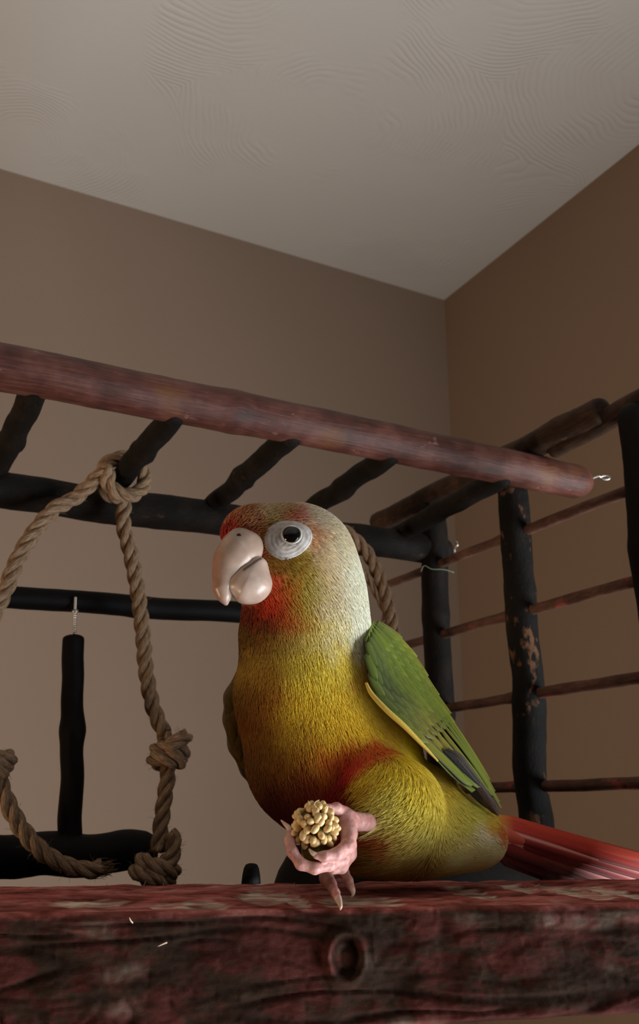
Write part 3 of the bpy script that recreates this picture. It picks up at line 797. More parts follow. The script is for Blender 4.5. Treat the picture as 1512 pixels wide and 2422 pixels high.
def mesh_co(me):
    P = np.empty(len(me.vertices) * 3, np.float32); me.vertices.foreach_get('co', P); return P.reshape(-1, 3).astype(np.float64)

def feather_mat(name, rough=0.6, bscale=900, bstr=0.3, sheen=0.25, jitter=False):
    m, nt, b = newmat(name)
    a = N(nt, 'ShaderNodeAttribute', attribute_name='Col')
    tc = N(nt, 'ShaderNodeTexCoord'); nz = N(nt, 'ShaderNodeTexNoise'); nz.inputs['Scale'].default_value = bscale; nz.inputs['Detail'].default_value = 4
    nt.links.new(tc.outputs['Object'], nz.inputs['Vector'])
    mr = N(nt, 'ShaderNodeMapRange'); mr.inputs[3].default_value = 0.88; mr.inputs[4].default_value = 1.12
    nt.links.new(nz.outputs[0], mr.inputs[0])
    sc_ = N(nt, 'ShaderNodeVectorMath', operation='SCALE'); nt.links.new(a.outputs['Color'], sc_.inputs[0]); nt.links.new(mr.outputs[0], sc_.inputs['Scale'])
    nt.links.new(sc_.outputs[0], b.inputs['Base Color'])
    b.inputs['Roughness'].default_value = rough; b.inputs['Specular IOR Level'].default_value = 0.2
    b.inputs['Sheen Weight'].default_value = sheen; b.inputs['Sheen Roughness'].default_value = 0.5
    if bstr: bump(nt, b, nz.outputs[0], bstr, 0.0004)
    return m
M_feather = feather_mat('down_feathers')
M_vane = feather_mat('vane_feathers', 0.5, 1500, 0.2, 0.1)

foot0 = at(790, 2125, 0.278)
parrot = empty('parrot', (foot0.x, 0.300, ZT), 'small yellow and red parrot with pale beak, perched on the wooden plank holding millet', 'parrot')
lo_ = (-0.055, 0.268, CZ - 0.036); hi_ = (0.092, 0.366, CZ + 0.112)
body_me = sdf_mesh(body_sdf, lo_, hi_, 0.0011, 'body')
BP = mesh_co(body_me); set_col(body_me, plumage_big(BP))
body = link('body', body_me, M_feather, parrot)

# --- soft plumage: fine barbs laid along the lie of the feathers
FLOW = [(600, 1205, 1, -.25), (700, 1195, 1, .15), (800, 1270, .7, 1), (545, 1240, .5, -1), (650, 1250, 1, -.2), (760, 1290, 1, .6), (640, 1380, .75, .9), (720, 1400, .6, 1), (850, 1420, .35, 1), (600, 1460, .1, 1), (720, 1520, .1, 1),
        (860, 1530, .1, 1), (600, 1650, .05, 1), (720, 1660, .1, 1), (860, 1660, .35, 1), (640, 1800, .25, 1), (760, 1800, .25, 1), (900, 1780, .5, 1), (720, 1930, .4, .9), (860, 1900, .3, 1), (955, 1880, .3, .8), (904, 1930, -5, 2.2), (900, 1948, -5, 1.6), (902, 1966, -4, -.2), (1010, 1850, .7, .9), (950, 2020, .9, .35), (1060, 1950, 1, .35), (1130, 1990, 1, .3), (1180, 1960, 1, .45)]
FL = np.array(FLOW)
def flow_dir(P):
    q = plan(P); d2 = ((q[:, None, :] - FL[None, :, :2]) ** 2).sum(2); w = np.exp(-d2 / 90.0 ** 2) + 1e-8
    v = (w @ FL[:, 2:4]) / w.sum(1, keepdims=True)
    return np.stack([v[:, 0], np.zeros(len(P)), -v[:, 1]], 1)
def in_poly(q, poly):
    x, y = q[:, 0], q[:, 1]; r = np.zeros(len(q), bool); n = len(poly); j = n - 1
    for i in range(n):
        xi, yi = poly[i]; xj, yj = poly[j]
        c = ((yi > y) != (yj > y)) & (x < (xj - xi) * (y - yi) / (yj - yi + 1e-9) + xi)
        r ^= c; j = i
    return r
EYE_C, EYE_R = (682, 1277), (56, 43)
BEAK_POLY = [(505, 1262), (560, 1254), (600, 1272), (616, 1300), (612, 1330), (626, 1360), (634, 1400), (600, 1424), (560, 1414), (520, 1430), (495, 1350)]
def barbs(n, seed):
    body_me.calc_loop_triangles()
    T = np.empty(len(body_me.loop_triangles) * 3, np.int32); body_me.loop_triangles.foreach_get('vertices', T); T = T.reshape(-1, 3)
    a, b, c = BP[T[:, 0]], BP[T[:, 1]], BP[T[:, 2]]
    ar = np.linalg.norm(np.cross(b - a, c - a), axis=1); r = np.random.default_rng(seed)
    ti = r.choice(len(T), n, p=ar / ar.sum()); u, v = r.random(n), r.random(n); m = u + v > 1; u[m] = 1 - u[m]; v[m] = 1 - v[m]
    P = a[ti] + (b[ti] - a[ti]) * u[:, None] + (c[ti] - a[ti]) * v[:, None]
    q = plan(P)
    front = P[:, 1] < 0.312
    eye = (((q[:, 0] - EYE_C[0]) / (EYE_R[0] + 1)) ** 2 + ((q[:, 1] - EYE_C[1]) / (EYE_R[1] + 1)) ** 2 < 1) & front
    keep = ~eye & ~in_poly(q, BEAK_POLY)
    P = P[keep]; return P, r
NB = 90000
Pb, rb = barbs(NB, 3)
Nb = grad(Pb); Fd = flow_dir(Pb)
Fd = Fd - Nb * (Fd * Nb).sum(1, keepdims=True); Fd /= np.linalg.norm(Fd, axis=1, keepdims=True) + 1e-9
sd = np.cross(Nb, Fd)
Fd = Fd + sd * rb.normal(0, .13, (len(Pb), 1)); Fd /= np.linalg.norm(Fd, axis=1, keepdims=True)
qb = plan(Pb)
Lb = np.interp(qb[:, 1], [1200, 1300, 1450, 1600, 1900], [.0020, .0026, .0036, .0046, .0052]) * rb.uniform(.6, 1.25, len(Pb))
ld_ = np.exp(-(np.hypot((qb[:, 0] - 903) / 24, (qb[:, 1] - 1945) / 30)) ** 2); Lb *= 1 + .5 * ld_
# short round the face
fd = np.hypot(qb[:, 0] - 640, qb[:, 1] - 1300); Lb *= np.interp(fd, [40, 130], [.6, 1.0])
NPT = 4
pos = np.zeros((len(Pb), NPT, 3))
lift = rb.uniform(.03, .15, (len(Pb), 1))
lift += (.25 * ld_)[:, None] * rb.uniform(.3, 1.2, (len(Pb), 1))
base = Pb - Nb * 0.0002
for k in range(NPT):
    t = k / (NPT - 1)
    pos[:, k] = base + Fd * (Lb[:, None] * t) + Nb * (Lb[:, None] * (lift * t * (1.25 - .75 * t)) + 0.00025 * t)
# follow the body where it curves away
for k in range(1, NPT):
    d = body_sdf(pos[:, k, 0], pos[:, k, 1], pos[:, k, 2]); g = grad(pos[:, k]); want = (0.0002 + 0.0004 * k) * 0.8
    pos[:, k] += g * (np.clip(want - d, -.003, .003) * .75 * (1 - ld_))[:, None]
Cb = plumage_big(Pb, 10.0) * rb.normal(1, .06, (len(Pb), 1)).clip(.75, 1.25)
hc = bpy.data.hair_curves.new('plumage'); hc.add_curves([NPT] * len(Pb))
hc.attributes['position'].data.foreach_set('vector', pos.astype(np.float32).ravel())
ra = hc.attributes.new('radius', 'FLOAT', 'POINT')
ra.data.foreach_set('value', np.tile(np.array([.00016, .00015, .00011, .00004], np.float32), len(Pb)))
ca_ = hc.attributes.new('Col', 'FLOAT_COLOR', 'CURVE')
ca_.data.foreach_set('color', np.concatenate([Cb, np.ones((len(Cb), 1))], 1).astype(np.float32).ravel())
M_barb = feather_mat('barbs', 0.65, 300, 0, 0.2)
hc.materials.append(M_barb)
ho = bpy.data.objects.new('plumage', hc); COL.objects.link(ho); ho.parent = parrot; ho.location = -parrot.location; ho['kind'] = 'stuff'
ho['label'] = 'soft yellow, cream and red feathering'

# --- eye patch, eye, nostril
def simple_mat(name, c1, c2, scale, rough=0.5, spec=0.4, bs=0.2, bd=0.0003, sss=0.0, coat=0.0):
    m, nt, b = newmat(name)
    tc = N(nt, 'ShaderNodeTexCoord'); nz = N(nt, 'ShaderNodeTexNoise'); nz.inputs['Scale'].default_value = scale; nz.inputs['Detail'].default_value = 4
    nt.links.new(tc.outputs['Object'], nz.inputs['Vector'])
    r = ramp(nt, [(.38, c1), (.62, c2)], nz.outputs[0]); nt.links.new(r.outputs[0], b.inputs['Base Color'])
    b.inputs['Roughness'].default_value = rough; b.inputs['Specular IOR Level'].default_value = spec
    b.inputs['Coat Weight'].default_value = coat
    if sss:
        b.inputs['Subsurface Weight'].default_value = sss; b.inputs['Subsurface Radius'].default_value = (.002, .0008, .0005); b.inputs['Subsurface Scale'].default_value = 0.6
    if bs: bump(nt, b, nz.outputs[0], bs, bd)
    return m
M_skin = simple_mat('bare_white_skin', (162, 155, 149), (186, 182, 178), 420, 0.55, 0.35, 0.3)
M_eye = simple_mat('dark_eye', (5, 5, 6), (9, 8, 8), 200, 0.03, 0.35, 0, coat=0.0)
M_iris = simple_mat('brown_iris', (22, 15, 12), (34, 25, 20), 900, 0.25, 0.4, 0, coat=0.0)
EC = surf(687, 1274)
def surf_n(px, py):
    p = surf(px, py); g = grad(np.array([[p.x, p.y, p.z]]))[0]; return p, Vector(g)
def patch_mesh(cx, cy, rx, ry, rot, rings, seg, off, taper=0.16):
    """skin patch that follows the head; off(r, a) lifts it"""
    vs, fs = [], []
    for i in range(rings + 1):
        r = i / rings
        for k in range(seg):
            a = 2 * PI * k / seg; x, y = rx * r * math.cos(a), ry * r * math.sin(a) * (1 - taper * math.cos(a))
            x2 = cx + x * math.cos(rot) - y * math.sin(rot); y2 = cy + x * math.sin(rot) + y * math.cos(rot)
            p, n = surf_n(x2, y2); vs.append(p + n * off(r, a))
    for i in range(rings):
        for k in range(seg):
            k2 = (k + 1) % seg; fs.append((i * seg + k, i * seg + k2, (i + 1) * seg + k2, (i + 1) * seg + k))
    return mesh(vs, fs)
er = patch_mesh(EYE_C[0], EYE_C[1], EYE_R[0] + 3, EYE_R[1] + 3, math.radians(-14), 26, 48,
                lambda r, a: 0.0005 + 0.0010 * (1 - r ** 3) - 0.0012 * (r > .97) + 0.00005 * math.sin(r * 34 + 0.6 * math.sin(a)) * (r > .3))
eye_ring = link('eye_ring', er, M_skin, parrot); eye_ring['label'] = 'white bare eye ring'
def ball(c, r, seg=32, sq=(1, 1, 1)):
    vs, fs = [], []; rg = seg // 2
    for i in range(1, rg):
        th = PI * i / rg
        for k in range(seg):
            a = 2 * PI * k / seg; vs.append(c + Vector((math.sin(th) * math.cos(a) * sq[0], math.sin(th) * math.sin(a) * sq[1], math.cos(th) * sq[2])) * r)
    n = len(vs); vs += [c + Z * r * sq[2], c - Z * r * sq[2]]
    for i in range(rg - 2):
        for k in range(seg):
            k2 = (k + 1) % seg; fs.append((i * seg + k, (i + 1) * seg + k, (i + 1) * seg + k2, i * seg + k2))
    for k in range(seg):
        k2 = (k + 1) % seg; fs.append((n, k, k2)); fs.append((n + 1, (rg - 2) * seg + k2, (rg - 2) * seg + k))
    return vs, fs
ep, en = surf_n(690, 1270)
er_ = 27 * mpp(1270, ep.y)
eye = link('eye', mesh(*ball(ep - en * er_ * 0.10, er_)), M_eye, parrot)
lid_pts = []
t1 = en.orthogonal().normalized(); t2 = en.cross(t1)
ec = ep + en * er_ * 0.52
for k in range(33):
    a = 2 * PI * k / 32; lid_pts.append(ec + (t1 * math.cos(a) + t2 * math.sin(a)) * er_ * 0.84)
def torus(pts, r, seg=10):
    v, f, u = tube_data(pts, [r] * len(pts), seg, cap=False); return mesh(v, f)
eyelid = link('eyelid', torus(lid_pts, 0.00042), M_skin, eye); eyelid['label'] = 'pale eyelid rim'
iris = link('iris', torus([ec + en * .0001 + (p - ec) * .86 for p in lid_pts], 0.00016, 8), M_iris, eye)

# --- beak
M_beak = simple_mat('horn_beak', (148, 126, 111), (166, 144, 130), 160, 0.33, 0.45, 0.15, 0.0003, 0.15)
nt = M_beak.node_tree; b = nt.nodes['Principled BSDF']
av = N(nt, 'ShaderNodeAttribute', attribute_name='Col'); nt.links.new(mixc(nt, 1.0, b.inputs['Base Color'].links[0].from_socket, av.outputs['Color'], 'MULTIPLY'), b.inputs['Base Color'])
def chain(pts):
    out = []
    for px, py, Y, r in pts:
        p = at(px, py, Y); out.append(((p.x, p.y, p.z), r * mpp(py, Y)))
    return out
def chain_sdf(chains, k=0.0012):
    def f(X, Y, Zg):
        d = None
        for ch in chains:
            for (a, ra), (b_, rb_) in zip(ch, ch[1:]):
                e = sd_cap(X, Y, Zg, a, b_, ra, rb_)
                d = e if d is None else smin(d, e, k)
        return d
    return f
def bounds(chains, pad=0.002):
    P = np.array([c[0] for ch in chains for c in ch]); R_ = max(c[1] for ch in chains for c in ch)
    return tuple(P.min(0) - R_ - pad), tuple(P.max(0) + R_ + pad)
up = [chain([(588, 1293, .2985, 36), (566, 1308, .2975, 47), (549, 1330, .2965, 43), (536, 1360, .2955, 31), (527, 1392, .2950, 20), (531, 1412, .2950, 12), (535, 1428, .2952, 4)]),
      chain([(566, 1276, .2985, 28), (590, 1308, .2985, 30)])]
lo2, hi2 = bounds(up)
ub_me = sdf_mesh(chain_sdf(up, 0.0022), lo2, hi2, 0.00035, 'upper_beak')
def lineseg(q, a, b_):
    a = np.array(a, float); b_ = np.array(b_, float); ab = b_ - a
    t = np.clip(((q - a) @ ab) / (ab @ ab), 0, 1); return np.hypot(*(q - a - t[:, None] * ab).T)
def beak_col(me, upper):
    P = mesh_co(me); q = plan(P, 0.2925); C = np.ones((len(P), 3))
    if upper:
        edge = np.clip((534 - q[:, 0]) / 26, 0, 1)[:, None]; C = C * (1 - edge) + np.array([.92, .66, .60]) * edge
        cere = np.exp(-(np.hypot((q[:, 0] - 572) / 34, (q[:, 1] - 1270) / 20)) ** 2)[:, None]; C = C * (1 - .4 * cere) + np.array([1, .95, .92]) * .4 * cere
        pk = np.exp(-((q[:, 0] - 580) / 22) ** 2 - ((q[:, 1] - 1340) / 20) ** 2)[:, None]; C = C * (1 - .5 * pk) + np.array([.95, .78, .74]) * .5 * pk
    else:
        C = C * np.array([1.22, 1.26, 1.32])
    d = lineseg(q, (616, 1319), (578, 1350)); w = np.exp(-(d / 3.2) ** 2)[:, None] * (q[:, 0] > 560)[:, None]
    C = C * (1 - w) + np.array([.10, .05, .04]) * w
    set_col(me, C)
beak_col(ub_me, True)
upper = link('upper_beak', ub_me, M_beak, parrot); upper['label'] = 'large pinkish cream hooked beak'
lw = [chain([(606, 1350, .2968, 24), (598, 1384, .2968, 38), (582, 1386, .2962, 36), (566, 1378, .2960, 24), (556, 1372, .2960, 14)]), chain([(616, 1336, .2972, 14), (612, 1375, .2980, 28)]), chain([(604, 1338, .2952, 17), (584, 1358, .2946, 17), (562, 1378, .2944, 14), (553, 1384, .2946, 9)])]
lo2, hi2 = bounds(lw)
lb_me = sdf_mesh(chain_sdf(lw, 0.003), lo2, hi2, 0.00035, 'lower_beak'); beak_col(lb_me, False)
lower = link('lower_beak', lb_me, M_beak, parrot); lower['label'] = 'pale lower beak'
# nostril in the cere
cz = at(565, 1267, .2985); dd = ray(565, 1267).normalized()
fsd = chain_sdf(up, 0.0022); tt = np.linspace(.27, .32, 600, dtype=np.float32)
F = fsd(dd.x * tt / dd.y, tt, dd.z * tt / dd.y + CZ); Yn = float(tt[int(np.argmax(F < 0))])
pn_ = at(565, 1267, Yn)
nostril = link('nostril', mesh(*ball(pn_ + Vector((0, .0002, 0)), 0.00085, 18, (1, .5, 1))), simple_mat('nostril_dark', (40, 26, 18), (52, 36, 24), 500, .8, .1, 0), upper)

# --- feathers
def feather(name, base, tip, width, nrm, cfun, parent, mat=M_vane, camber=0.12, droop=0.0, n=12, blunt=0.55, sidew=0.0, shaft=None):
    ax = tip - base; L = ax.length; ax.normalize(); nrm = (nrm - ax * nrm.dot(ax)).normalized(); side = ax.cross(nrm)
    vs, cols, fs = [], [], []; cols_n = 7
    for i in range(n + 1):
        t = i / n
        w = width * (min(1, (t / .18 + .35)) if t < .12 else 1.0)
        if t > blunt: w *= math.sqrt(max(0.0, 1 - ((t - blunt) / (1 - blunt)) ** 2)) * .98 + .02
        c = base + ax * L * t + nrm * (droop * L * 4 * t * (1 - t)) + side * sidew * L * t * t
        for k in range(cols_n):
            x = (k / (cols_n - 1)) * 2 - 1
            vs.append(c + side * x * w * .5 + nrm * (camber * width * (1 - x * x)) + (nrm * width * .035 if k == 3 else Vector()))
            cols.append(cfun(t, x))
    for i in range(n):
        for k in range(cols_n - 1):
            a = i * cols_n + k; fs.append((a, a + 1, a + cols_n + 1, a + cols_n))
    nv = len(vs); th = 0.00012
    vs += [v - nrm * th for v in vs[:nv]]; cols += cols[:nv]; fs += [tuple(nv + i for i in f[::-1]) for f in fs[:]]
    for i in range(n):
        a, b_ = i * cols_n, (i + 1) * cols_n; fs.append((a, b_, b_ + nv, a + nv)); a += cols_n - 1; b_ += cols_n - 1; fs.append((b_, a, a + nv, b_ + nv))
    me = mesh(vs, fs, name); set_col(me, np.array(cols)); return link(name, me, mat, parent)
L3 = lambda *c: np.array(lin(c))
rw = random.Random(12)

# left wing (green, at the parrot's side)
W_IN = [(864, 1520, .3040), (872, 1580, .3010), (888, 1645, .2995), (935, 1700, .2990), (985, 1748, .3005), (1030, 1795, .3030), (1068, 1835, .3065), (1108, 1868, .3110), (1150, 1902, .3160), (1176, 1926, .3200)]
W_OUT = [(884, 1467, .3300), (934, 1500, .3350), (984, 1560, .3380), (1020, 1625, .3390), (1060, 1690, .3385), (1095, 1745, .3370), (1124, 1795, .3345), (1148, 1845, .3310), (1167, 1888, .3270), (1179, 1926, .3215)]
wi = spline([at(*p) for p in W_IN], 10); wo = spline([at(*p) for p in W_OUT], 10)
def wing_pt(s, t):
    def smp(a):
        x = min(max(s, 0), 1) * (len(a) - 1); i = min(int(x), len(a) - 2); return a[i].lerp(a[i + 1], x - i)
    p, q = smp(wi), smp(wo); return p.lerp(q, t) + (Vector((.10, -1, .25)).normalized()) * (0.0042 * math.sin(PI * t) ** .8 * (1 - .55 * s))
def wing_n(s, t):
    e = .01; s = min(max(s, .02), .98); t = min(max(t, .02), .98)
    du = wing_pt(s + e, t) - wing_pt(s - e, t); dv = wing_pt(s, t + e) - wing_pt(s, t - e); n = du.cross(dv).normalized()
    return n if n.y < 0 else -n
def wing_col(s, t):
    g = L3(94, 110, 22); dk = L3(62, 74, 32); br = L3(122, 106, 36); lt = L3(134, 146, 56); yl = L3(140, 140, 40)
    a = math.exp(-((t - .16) / .22) ** 2) * math.exp(-((s - .22) / .24) ** 2); c = g * (1 - a) + dk * a
    a = math.exp(-((t - .30) / .34) ** 2) * math.exp(-((s - .52) / .14) ** 2) * .8; c = c * (1 - a) + br * a
    a = max(0, min(1, (s - .5) / .3)) * (.4 + .6 * t); c = c * (1 - a) + lt * a
    a = math.exp(-((t - 1) / .16) ** 2) * .5; c = c * (1 - a) + yl * a
    return c
ns, nt2 = 60, 14; vs, cols, fs = [], [], []
for i in range(ns + 1):
    for k in range(nt2 + 1):
        s, t = i / ns * .80, k / nt2; vs.append(wing_pt(s, t)); cols.append(wing_col(s, t))
nv = len(vs)
for i in range(ns + 1):
    for k in range(nt2 + 1):
        s, t = i / ns * .80, k / nt2; th = .0035 * (math.sin(PI * t) * .8 + .08) * (1 - .7 * i / ns); vs.append(vs[i * (nt2 + 1) + k] - wing_n(s, t) * th); cols.append(wing_col(s, t) * .8)
for i in range(ns):
    for k in range(nt2):
        a = i * (nt2 + 1) + k; f = (a, a + 1, a + nt2 + 2, a + nt2 + 1); fs.append(f); fs.append(tuple(nv + j for j in f[::-1]))
    a = i * (nt2 + 1); b_ = a + nt2 + 1; fs.append((a, b_, b_ + nv, a + nv)); a += nt2; b_ += nt2; fs.append((b_, a, a + nv, b_ + nv))
for base_i in (0, ns):
    for k in range(nt2):
        a = base_i * (nt2 + 1) + k; fs.append((a, a + 1, a + 1 + nv, a + nv))
me = mesh(vs, fs, 'wing'); set_col(me, np.array(cols)); wing = link('wing', me, M_vane, parrot); wing['label'] = 'green folded wing'
def place_feather(name, s0, t0, s1, t1, width, lift0, lift1, cf, **kw):
    n0, n1 = wing_n(s0, t0), wing_n(min(s1, .97), t1)
    a = wing_pt(s0, t0) + n0 * lift0; b_ = wing_pt(s1, t1) + n1 * lift1
    mid = wing_pt((s0 + s1) / 2, (t0 + t1) / 2) + ((n0 + n1) / 2).normalized() * ((lift0 + lift1) / 2)
    nn = (n0 + n1).normalized(); dr = (mid - (a + b_) / 2).dot(nn) / max((b_ - a).length, 1e-6)
    return feather(name, a, b_, width, nn, cf, wing, droop=dr, **kw)
# dark primaries under the green secondaries
for i, (b0, b1, wd) in enumerate((((1050, 1775, .3070), (1168, 1916, .3205), .0052), ((1056, 1772, .3078), (1174, 1922, .3205), .0046), ((1070, 1775, .3095), (1180, 1930, .3215), .0042))):
    cf = lambda t, x, i=i: (L3(30, 24, 18) if i == 0 else L3(64, 46, 36) if i == 1 else L3(78, 66, 54)) * (1 + .25 * (x > .1)) * (1.7 if abs(x) < .1 and i else 1)
    o = feather('primary_feather', at(*b0), at(*b1), wd, Vector((-.45, -1, .1)), cf, wing, droop=0.03)
    if i == 0: o['label'] = 'blackish primary feather'
# green secondaries: long blades with dark gaps
SEC = [(.46, .06, .77, .10), (.47, .20, .80, .24), (.48, .34, .83, .40), (.47, .48, .90, .62), (.46, .60, .97, .80), (.45, .71, .93, .82), (.44, .81, .86, .88), (.43, .90, .79, .95)]
for i, (s0, t0, s1, t1) in enumerate(SEC):
    tone = rw.uniform(.9, 1.12)
    def cf(t, x, tone=tone, s0=s0, s1=s1, t0=t0):
        c = wing_col(s0 + (s1 - s0) * t, t0) * tone * 1.02
        if x < -.55 or x > .70: c = c * (.16 if t > .22 else .6)
        if abs(x) < .12: c = c * 1.25
        if t > .93 and i > 2: c = c * .75 + L3(120, 96, 60) * .25
        return c
    place_feather('flight_feather', s0, t0, s1, t1, (.0050 if i < 4 else .0042), .0004, .0006 + .0001 * i, cf, n=16, blunt=.66 if i < 3 else .5)
# coverts in overlapping rows
row = 0
for s in np.linspace(.35, .02, 10):
    cnt = 8
    for k in range(cnt):
        t = (k + .5 + (.25 if row % 2 else -.25)) / cnt; t = min(.97, max(.03, t))
        tone = rw.uniform(.82, 1.18); Lf = .12 + .05 * s
        def cf(tt, x, tone=tone, s=s, t=t, Lf=Lf):
            c = wing_col(s + Lf * tt, t) * tone
            c = c * (1.0 - .22 * (abs(x) > .6)) * (1.10 if tt > .85 else .93 + .1 * tt); return c
        place_feather('covert_feather', s, t, min(s + Lf, .8), t * .97 + .015, .0046 + .001 * s, .0002, .0009 + .0002 * rw.random(), cf, n=7, blunt=.35)
    row += 1
# yellow edge of the wing lying against the breast
we = [at(*p) for p in ((866, 1615, .2975), (880, 1642, .2968), (915, 1680, .2958), (955, 1716, .2962), (1000, 1762, .2985), (1036, 1800, .3015))]
wp = spline(we, 8); rad = [.0006 * math.sin(PI * min(1, .08 + .92 * i / (len(wp) - 1))) + .0003 for i in range(len(wp))]
v, f, u_ = tube_data(wp, rad, 12); me = mesh(v, f); set_col(me, np.array([L3(200, 172, 74) * (1 if i % 12 < 7 else .9) for i in range(len(v))]))
we_o = link('wing_edge', me, M_vane, wing); we_o['label'] = 'yellow wing edge'

# right wing: the olive sliver on the other side of the breast
RW = [(575, 1600, .3230, 20), (560, 1650, .3240, 29), (558, 1700, .3245, 29), (570, 1760, .3255, 29), (595, 1815, .3265, 26), (625, 1862, .3275, 19), (655, 1905, .3285, 9)]
rch = [chain(RW)]; lo2, hi2 = bounds(rch)
rw_me = sdf_mesh(chain_sdf(rch, 0.002), lo2, hi2, .0005, 'wing'); P = mesh_co(rw_me); q = plan(P, 0.322)
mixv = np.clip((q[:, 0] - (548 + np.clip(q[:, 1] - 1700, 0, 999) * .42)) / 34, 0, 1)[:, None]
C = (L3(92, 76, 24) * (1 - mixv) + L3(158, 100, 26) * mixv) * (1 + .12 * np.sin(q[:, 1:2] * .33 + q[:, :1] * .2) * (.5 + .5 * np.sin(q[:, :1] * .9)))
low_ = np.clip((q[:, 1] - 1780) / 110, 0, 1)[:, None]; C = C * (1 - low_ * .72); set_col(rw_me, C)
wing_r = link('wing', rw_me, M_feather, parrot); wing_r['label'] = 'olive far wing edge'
rr_ = random.Random(3)
for i in range(22):
    x = rr_.uniform(0, 1); row_ = i // 2; py = 1612 + row_ * 20; k = min(len(RW) - 2, max(0, int((py - 1600) / 45)))
    cx = np.interp(py, [r[1] for r in RW], [r[0] for r in RW]); rw_r = np.interp(py, [r[1] for r in RW], [r[3] for r in RW]); Yc = np.interp(py, [r[1] for r in RW], [r[2] for r in RW])
    xo = (-.55 if i % 2 else .1) * rw_r
    a = at(cx + xo, py, Yc - rw_r * .00013); dx = np.interp(py, [1600, 1700, 1800, 1900], [-4, 6, 24, 26]); b_ = at(cx + xo + dx * 1.1, py + 50, Yc - rw_r * .00013 + .0006)
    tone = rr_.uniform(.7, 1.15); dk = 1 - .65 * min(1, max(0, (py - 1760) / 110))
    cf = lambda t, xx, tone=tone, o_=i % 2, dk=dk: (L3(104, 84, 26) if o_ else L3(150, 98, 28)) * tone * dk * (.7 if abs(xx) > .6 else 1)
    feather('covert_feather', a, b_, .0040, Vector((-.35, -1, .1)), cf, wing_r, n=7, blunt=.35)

# --- tail: long red feathers running off to the right
TAIL = [  # base, tip, width, colour, shaft
    ((1150, 1930, .3330), (1640, 2062, .4180), .0056, (196, 62, 40), 0), ((1152, 1940, .3322), (1625, 2075, .4170), .0056, (184, 52, 40), 0), ((1150, 1950, .3312), (1600, 2090, .4150), .0056, (172, 40, 40), 1),
    ((1150, 1958, .3305), (1560, 2098, .4100), .0054, (160, 40, 44), 1), ((1152, 1966, .3300), (1500, 2102, .4040), .0052, (176, 96, 92), 1), ((1154, 1974, .3296), (1440, 2100, .3960), .0050, (186, 120, 110), 1),
    ((1160, 1985, .3310), (1500, 2100, .4060), .0070, (120, 18, 22), 0), ((1160, 1998, .3320), (1430, 2098, .3990), .0080, (112, 16, 20), 0), ((1165, 2008, .3330), (1390, 2096, .3960), .0080, (104, 14, 18), 0)]
ub = chain([(1120, 1965, .3300, 30), (1165, 1962, .3340, 24), (1230, 1988, .3460, 12)])
lo2, hi2 = bounds([ub]); tb = sdf_mesh(chain_sdf([ub]), lo2, hi2, .0006, 'tail'); q = plan(mesh_co(tb), 0.335); tmx = np.clip((q[:, :1] - 1160) / 50, 0, 1)
set_col(tb, L3(200, 178, 70) * (1 - tmx) + L3(196, 72, 44) * tmx)
tail = link('tail', tb, M_feather, parrot); tail['label'] = 'long dull red tail'
for i, (b0, b1, wd, cl, shf) in enumerate(TAIL):
    c0 = L3(*cl)
    def cf(t, x, c0=c0, shf=shf, i=i):
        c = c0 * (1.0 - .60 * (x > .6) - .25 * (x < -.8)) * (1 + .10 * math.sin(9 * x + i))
        if abs(x) < .1 and shf: c = L3(226, 168, 156)
        if t < .12 and i < 4: c = c * (t / .12) + L3(208, 170, 60) * (1 - t / .12)
        return c
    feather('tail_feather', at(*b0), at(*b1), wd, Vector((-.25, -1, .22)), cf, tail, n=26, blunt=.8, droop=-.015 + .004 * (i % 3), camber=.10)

# --- feet
M_foot = simple_mat('pink_scaly_skin', (172, 118, 112), (196, 148, 140), 420, .5, .4, .45, .0004, .12)
nt = M_foot.node_tree; b = nt.nodes['Principled BSDF']
vo = N(nt, 'ShaderNodeTexVoronoi'); vo.inputs['Scale'].default_value = 900; tc = N(nt, 'ShaderNodeTexCoord'); nt.links.new(tc.outputs['Object'], vo.inputs['Vector'])
bump(nt, b, vo.outputs['Distance'], .25, .0004)
M_claw = simple_mat('horn_claw', (176, 148, 132), (206, 184, 166), 300, .35, .5, .1)
BALL = at(745, 1957, .2745); BR = 50 * mpp(1957, .2745)
raised = [chain([(950, 1928, .3120, 30), (905, 1940, .3005, 28), (876, 1944, .2938, 23), (850, 1944, .2878, 20), (822, 1938, .2830, 23)]),
          chain([(818, 1936, .2825, 23), (826, 1972, .2790, 19), (822, 2002, .2750, 17), (796, 2020, .2705, 14), (768, 2026, .2685, 12), (748, 2024, .2680, 8)]),
          chain([(822, 1950, .2835, 20), (826, 2000, .2800, 17), (810, 2034, .2760, 15), (780, 2046, .2720, 13.5), (745, 2054, .2690, 13), (712, 2044, .2690, 13), (692, 2016, .2700, 12.5), (685, 1988, .2725, 11), (688, 1968, .2750, 9)]),
          chain([(824, 1975, .2840, 18), (826, 2020, .2810, 17), (808, 2050, .2775, 15), (788, 2056, .2755, 12)]),
          chain([(812, 1924, .2835, 18), (796, 1912, .2800, 13), (774, 1912, .2775, 9), (760, 1918, .2760, 7)])]
def leg_obj(name, chains, k, res):
    lo2, hi2 = bounds(chains); return link(name, sdf_mesh(chain_sdf(chains, k), lo2, hi2, res, name), M_foot, parrot)
foot_a = leg_obj('leg', raised, .0009, .00032); foot_a['label'] = 'raised pink leg with toes curled round millet'
def claw(pts, parent):
    ch = spline([at(*p[:3]) for p in pts], 6); n = len(ch)
    rad = [np.interp(i / (n - 1), np.linspace(0, 1, len(pts)), [p[3] * mpp(p[1], p[2]) for p in pts]) for i in range(n)]
    v, f, u_ = tube_data(ch, rad, 12); return link('claw', mesh(v, f), M_claw, parent)
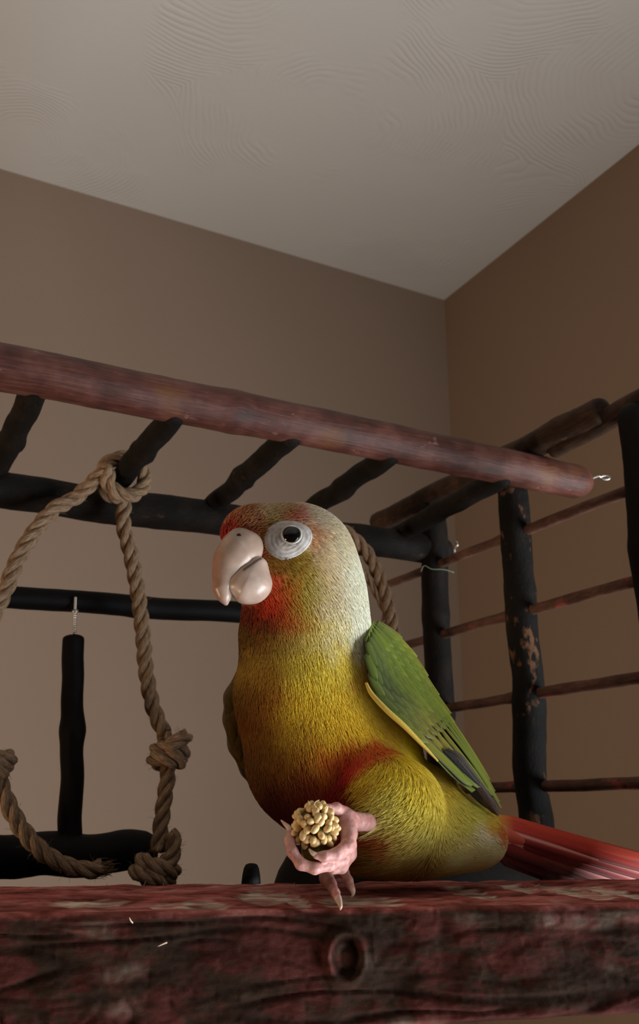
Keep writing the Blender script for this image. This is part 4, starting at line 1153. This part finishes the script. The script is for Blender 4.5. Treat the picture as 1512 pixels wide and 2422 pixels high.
claw([(690, 1972, .2748, 7.5), (683, 1958, .2752, 6.5), (674, 1949, .2760, 4.5), (665, 1940, .2772, 1.5)], foot_a)
claw([(752, 2024, .2680, 7), (740, 2018, .2678, 5.5), (731, 2008, .2682, 2)], foot_a)
claw([(764, 1916, .2762, 6), (752, 1922, .2752, 4.5), (745, 1932, .2752, 1.5)], foot_a)
zt = lambda px, py: None
stand_foot = [chain([(840, 2000, .3120, 24), (808, 2036, .2960, 17), (785, 2062, .2890, 17), (772, 2080, .2850, 16)]),
              chain([(772, 2072, .2840, 17), (783, 2092, .2800, 13), (793, 2112, .2755, 10.5), (799, 2124, .2725, 9)]),
              chain([(790, 2060, .2900, 16), (812, 2062, .2880, 13), (824, 2084, .2845, 11), (831, 2100, .2820, 9)]),
              chain([(780, 2066, .2900, 15), (800, 2074, .2960, 11), (820, 2084, .3020, 9)])]
foot_b = leg_obj('leg', stand_foot, .0009, .00032); foot_b['label'] = 'standing pink leg gripping the plank edge'
claw([(799, 2122, .2728, 8.5), (803, 2134, .2700, 7), (806, 2144, .2688, 4.5), (805, 2152, .2690, 1.5)], foot_b)
claw([(831, 2098, .2823, 8), (835, 2107, .2800, 6.5), (835, 2116, .2790, 3.5), (831, 2122, .2788, 1.2)], foot_b)

# --- millet held in the raised foot
millet = empty('millet_cluster', BALL, 'cluster of tan millet seeds clutched in the parrot\'s raised pink foot', 'seeds')
M_seed = simple_mat('millet_husk', (196, 160, 104), (220, 192, 138), 700, .45, .45, .2)
M_core = simple_mat('millet_stem', (78, 66, 24), (104, 88, 36), 500, .7, .2, .3)
cv, cfs = ball(BALL + Vector((0, .0006, -.0003)), BR * .86, 26, (1, .95, 1.1)); cv = [v + Vector([mnoise.noise(v * 600 + Vector((i, 0, 0))) * .0006 for i in (0, 5, 9)]) for v in cv]
link('seed_head', mesh(cv, cfs), M_core, millet)
st_ = spline([BALL + Vector((0, .001, -.003)), at(742, 2020, .2735), at(738, 2045, .275)], 6); v, f, u_ = tube_data(st_, [.0034, .0036, .0036, .0036, .0036, .0035, .0035, .0034, .0034, .0033, .0032, .003, .003][:len(st_)], 14)
link('stem', mesh(v, f), M_core, millet)
sv_, sf_ = ball(Vector((0, 0, 0)), 0.00122, 14, (.80, .80, 1.12)); seed_me = mesh(sv_, sf_, 'seed'); seed_me.materials.append(M_seed)
seed_me.polygons.foreach_set('use_smooth', [True] * len(seed_me.polygons))
rsd = random.Random(77); made = 0
for i in range(104):
    ph = math.acos(1 - 2 * (i + .5) / 104); th_ = PI * (1 + 5 ** .5) * i
    d = Vector((math.sin(ph) * math.cos(th_), math.sin(ph) * math.sin(th_), math.cos(ph)))
    if d.y > .45: continue
    d = (d + Vector([rsd.gauss(0, .07) for _ in range(3)])).normalized()
    p = BALL + Vector((d.x * BR * .94, d.y * BR * .92, d.z * BR * 1.04)) + d * rsd.uniform(-.0002, .0005)
    if d.z < -.72: continue
    o = bpy.data.objects.new('seed', seed_me); COL.objects.link(o); o.parent = millet
    o.location = p - BALL; o.rotation_euler = d.to_track_quat('Z', 'Y').to_euler(); o.rotation_euler.rotate_axis('X', rsd.gauss(0, .7)); o.rotation_euler.rotate_axis('Y', rsd.gauss(0, .5))
    k = rsd.uniform(.85, 1.2); o.scale = (k, k, k * rsd.uniform(.95, 1.15)); made += 1
bris = []
for (a, b_, c_) in (((743, 1908), (746, 1897), (755, 1892)), ((768, 1912), (772, 1906), (778, 1907)), ((735, 1905), (731, 1898), (729, 1894))):
    sp3 = spline([at(*a, .2705), at(*b_, .270), at(*c_, .270)], 5); bris.append(tube_data(sp3, [.00013] * len(sp3), 5))
link('bristle', tube_mesh(bris, 'bristle'), M_seed, millet)
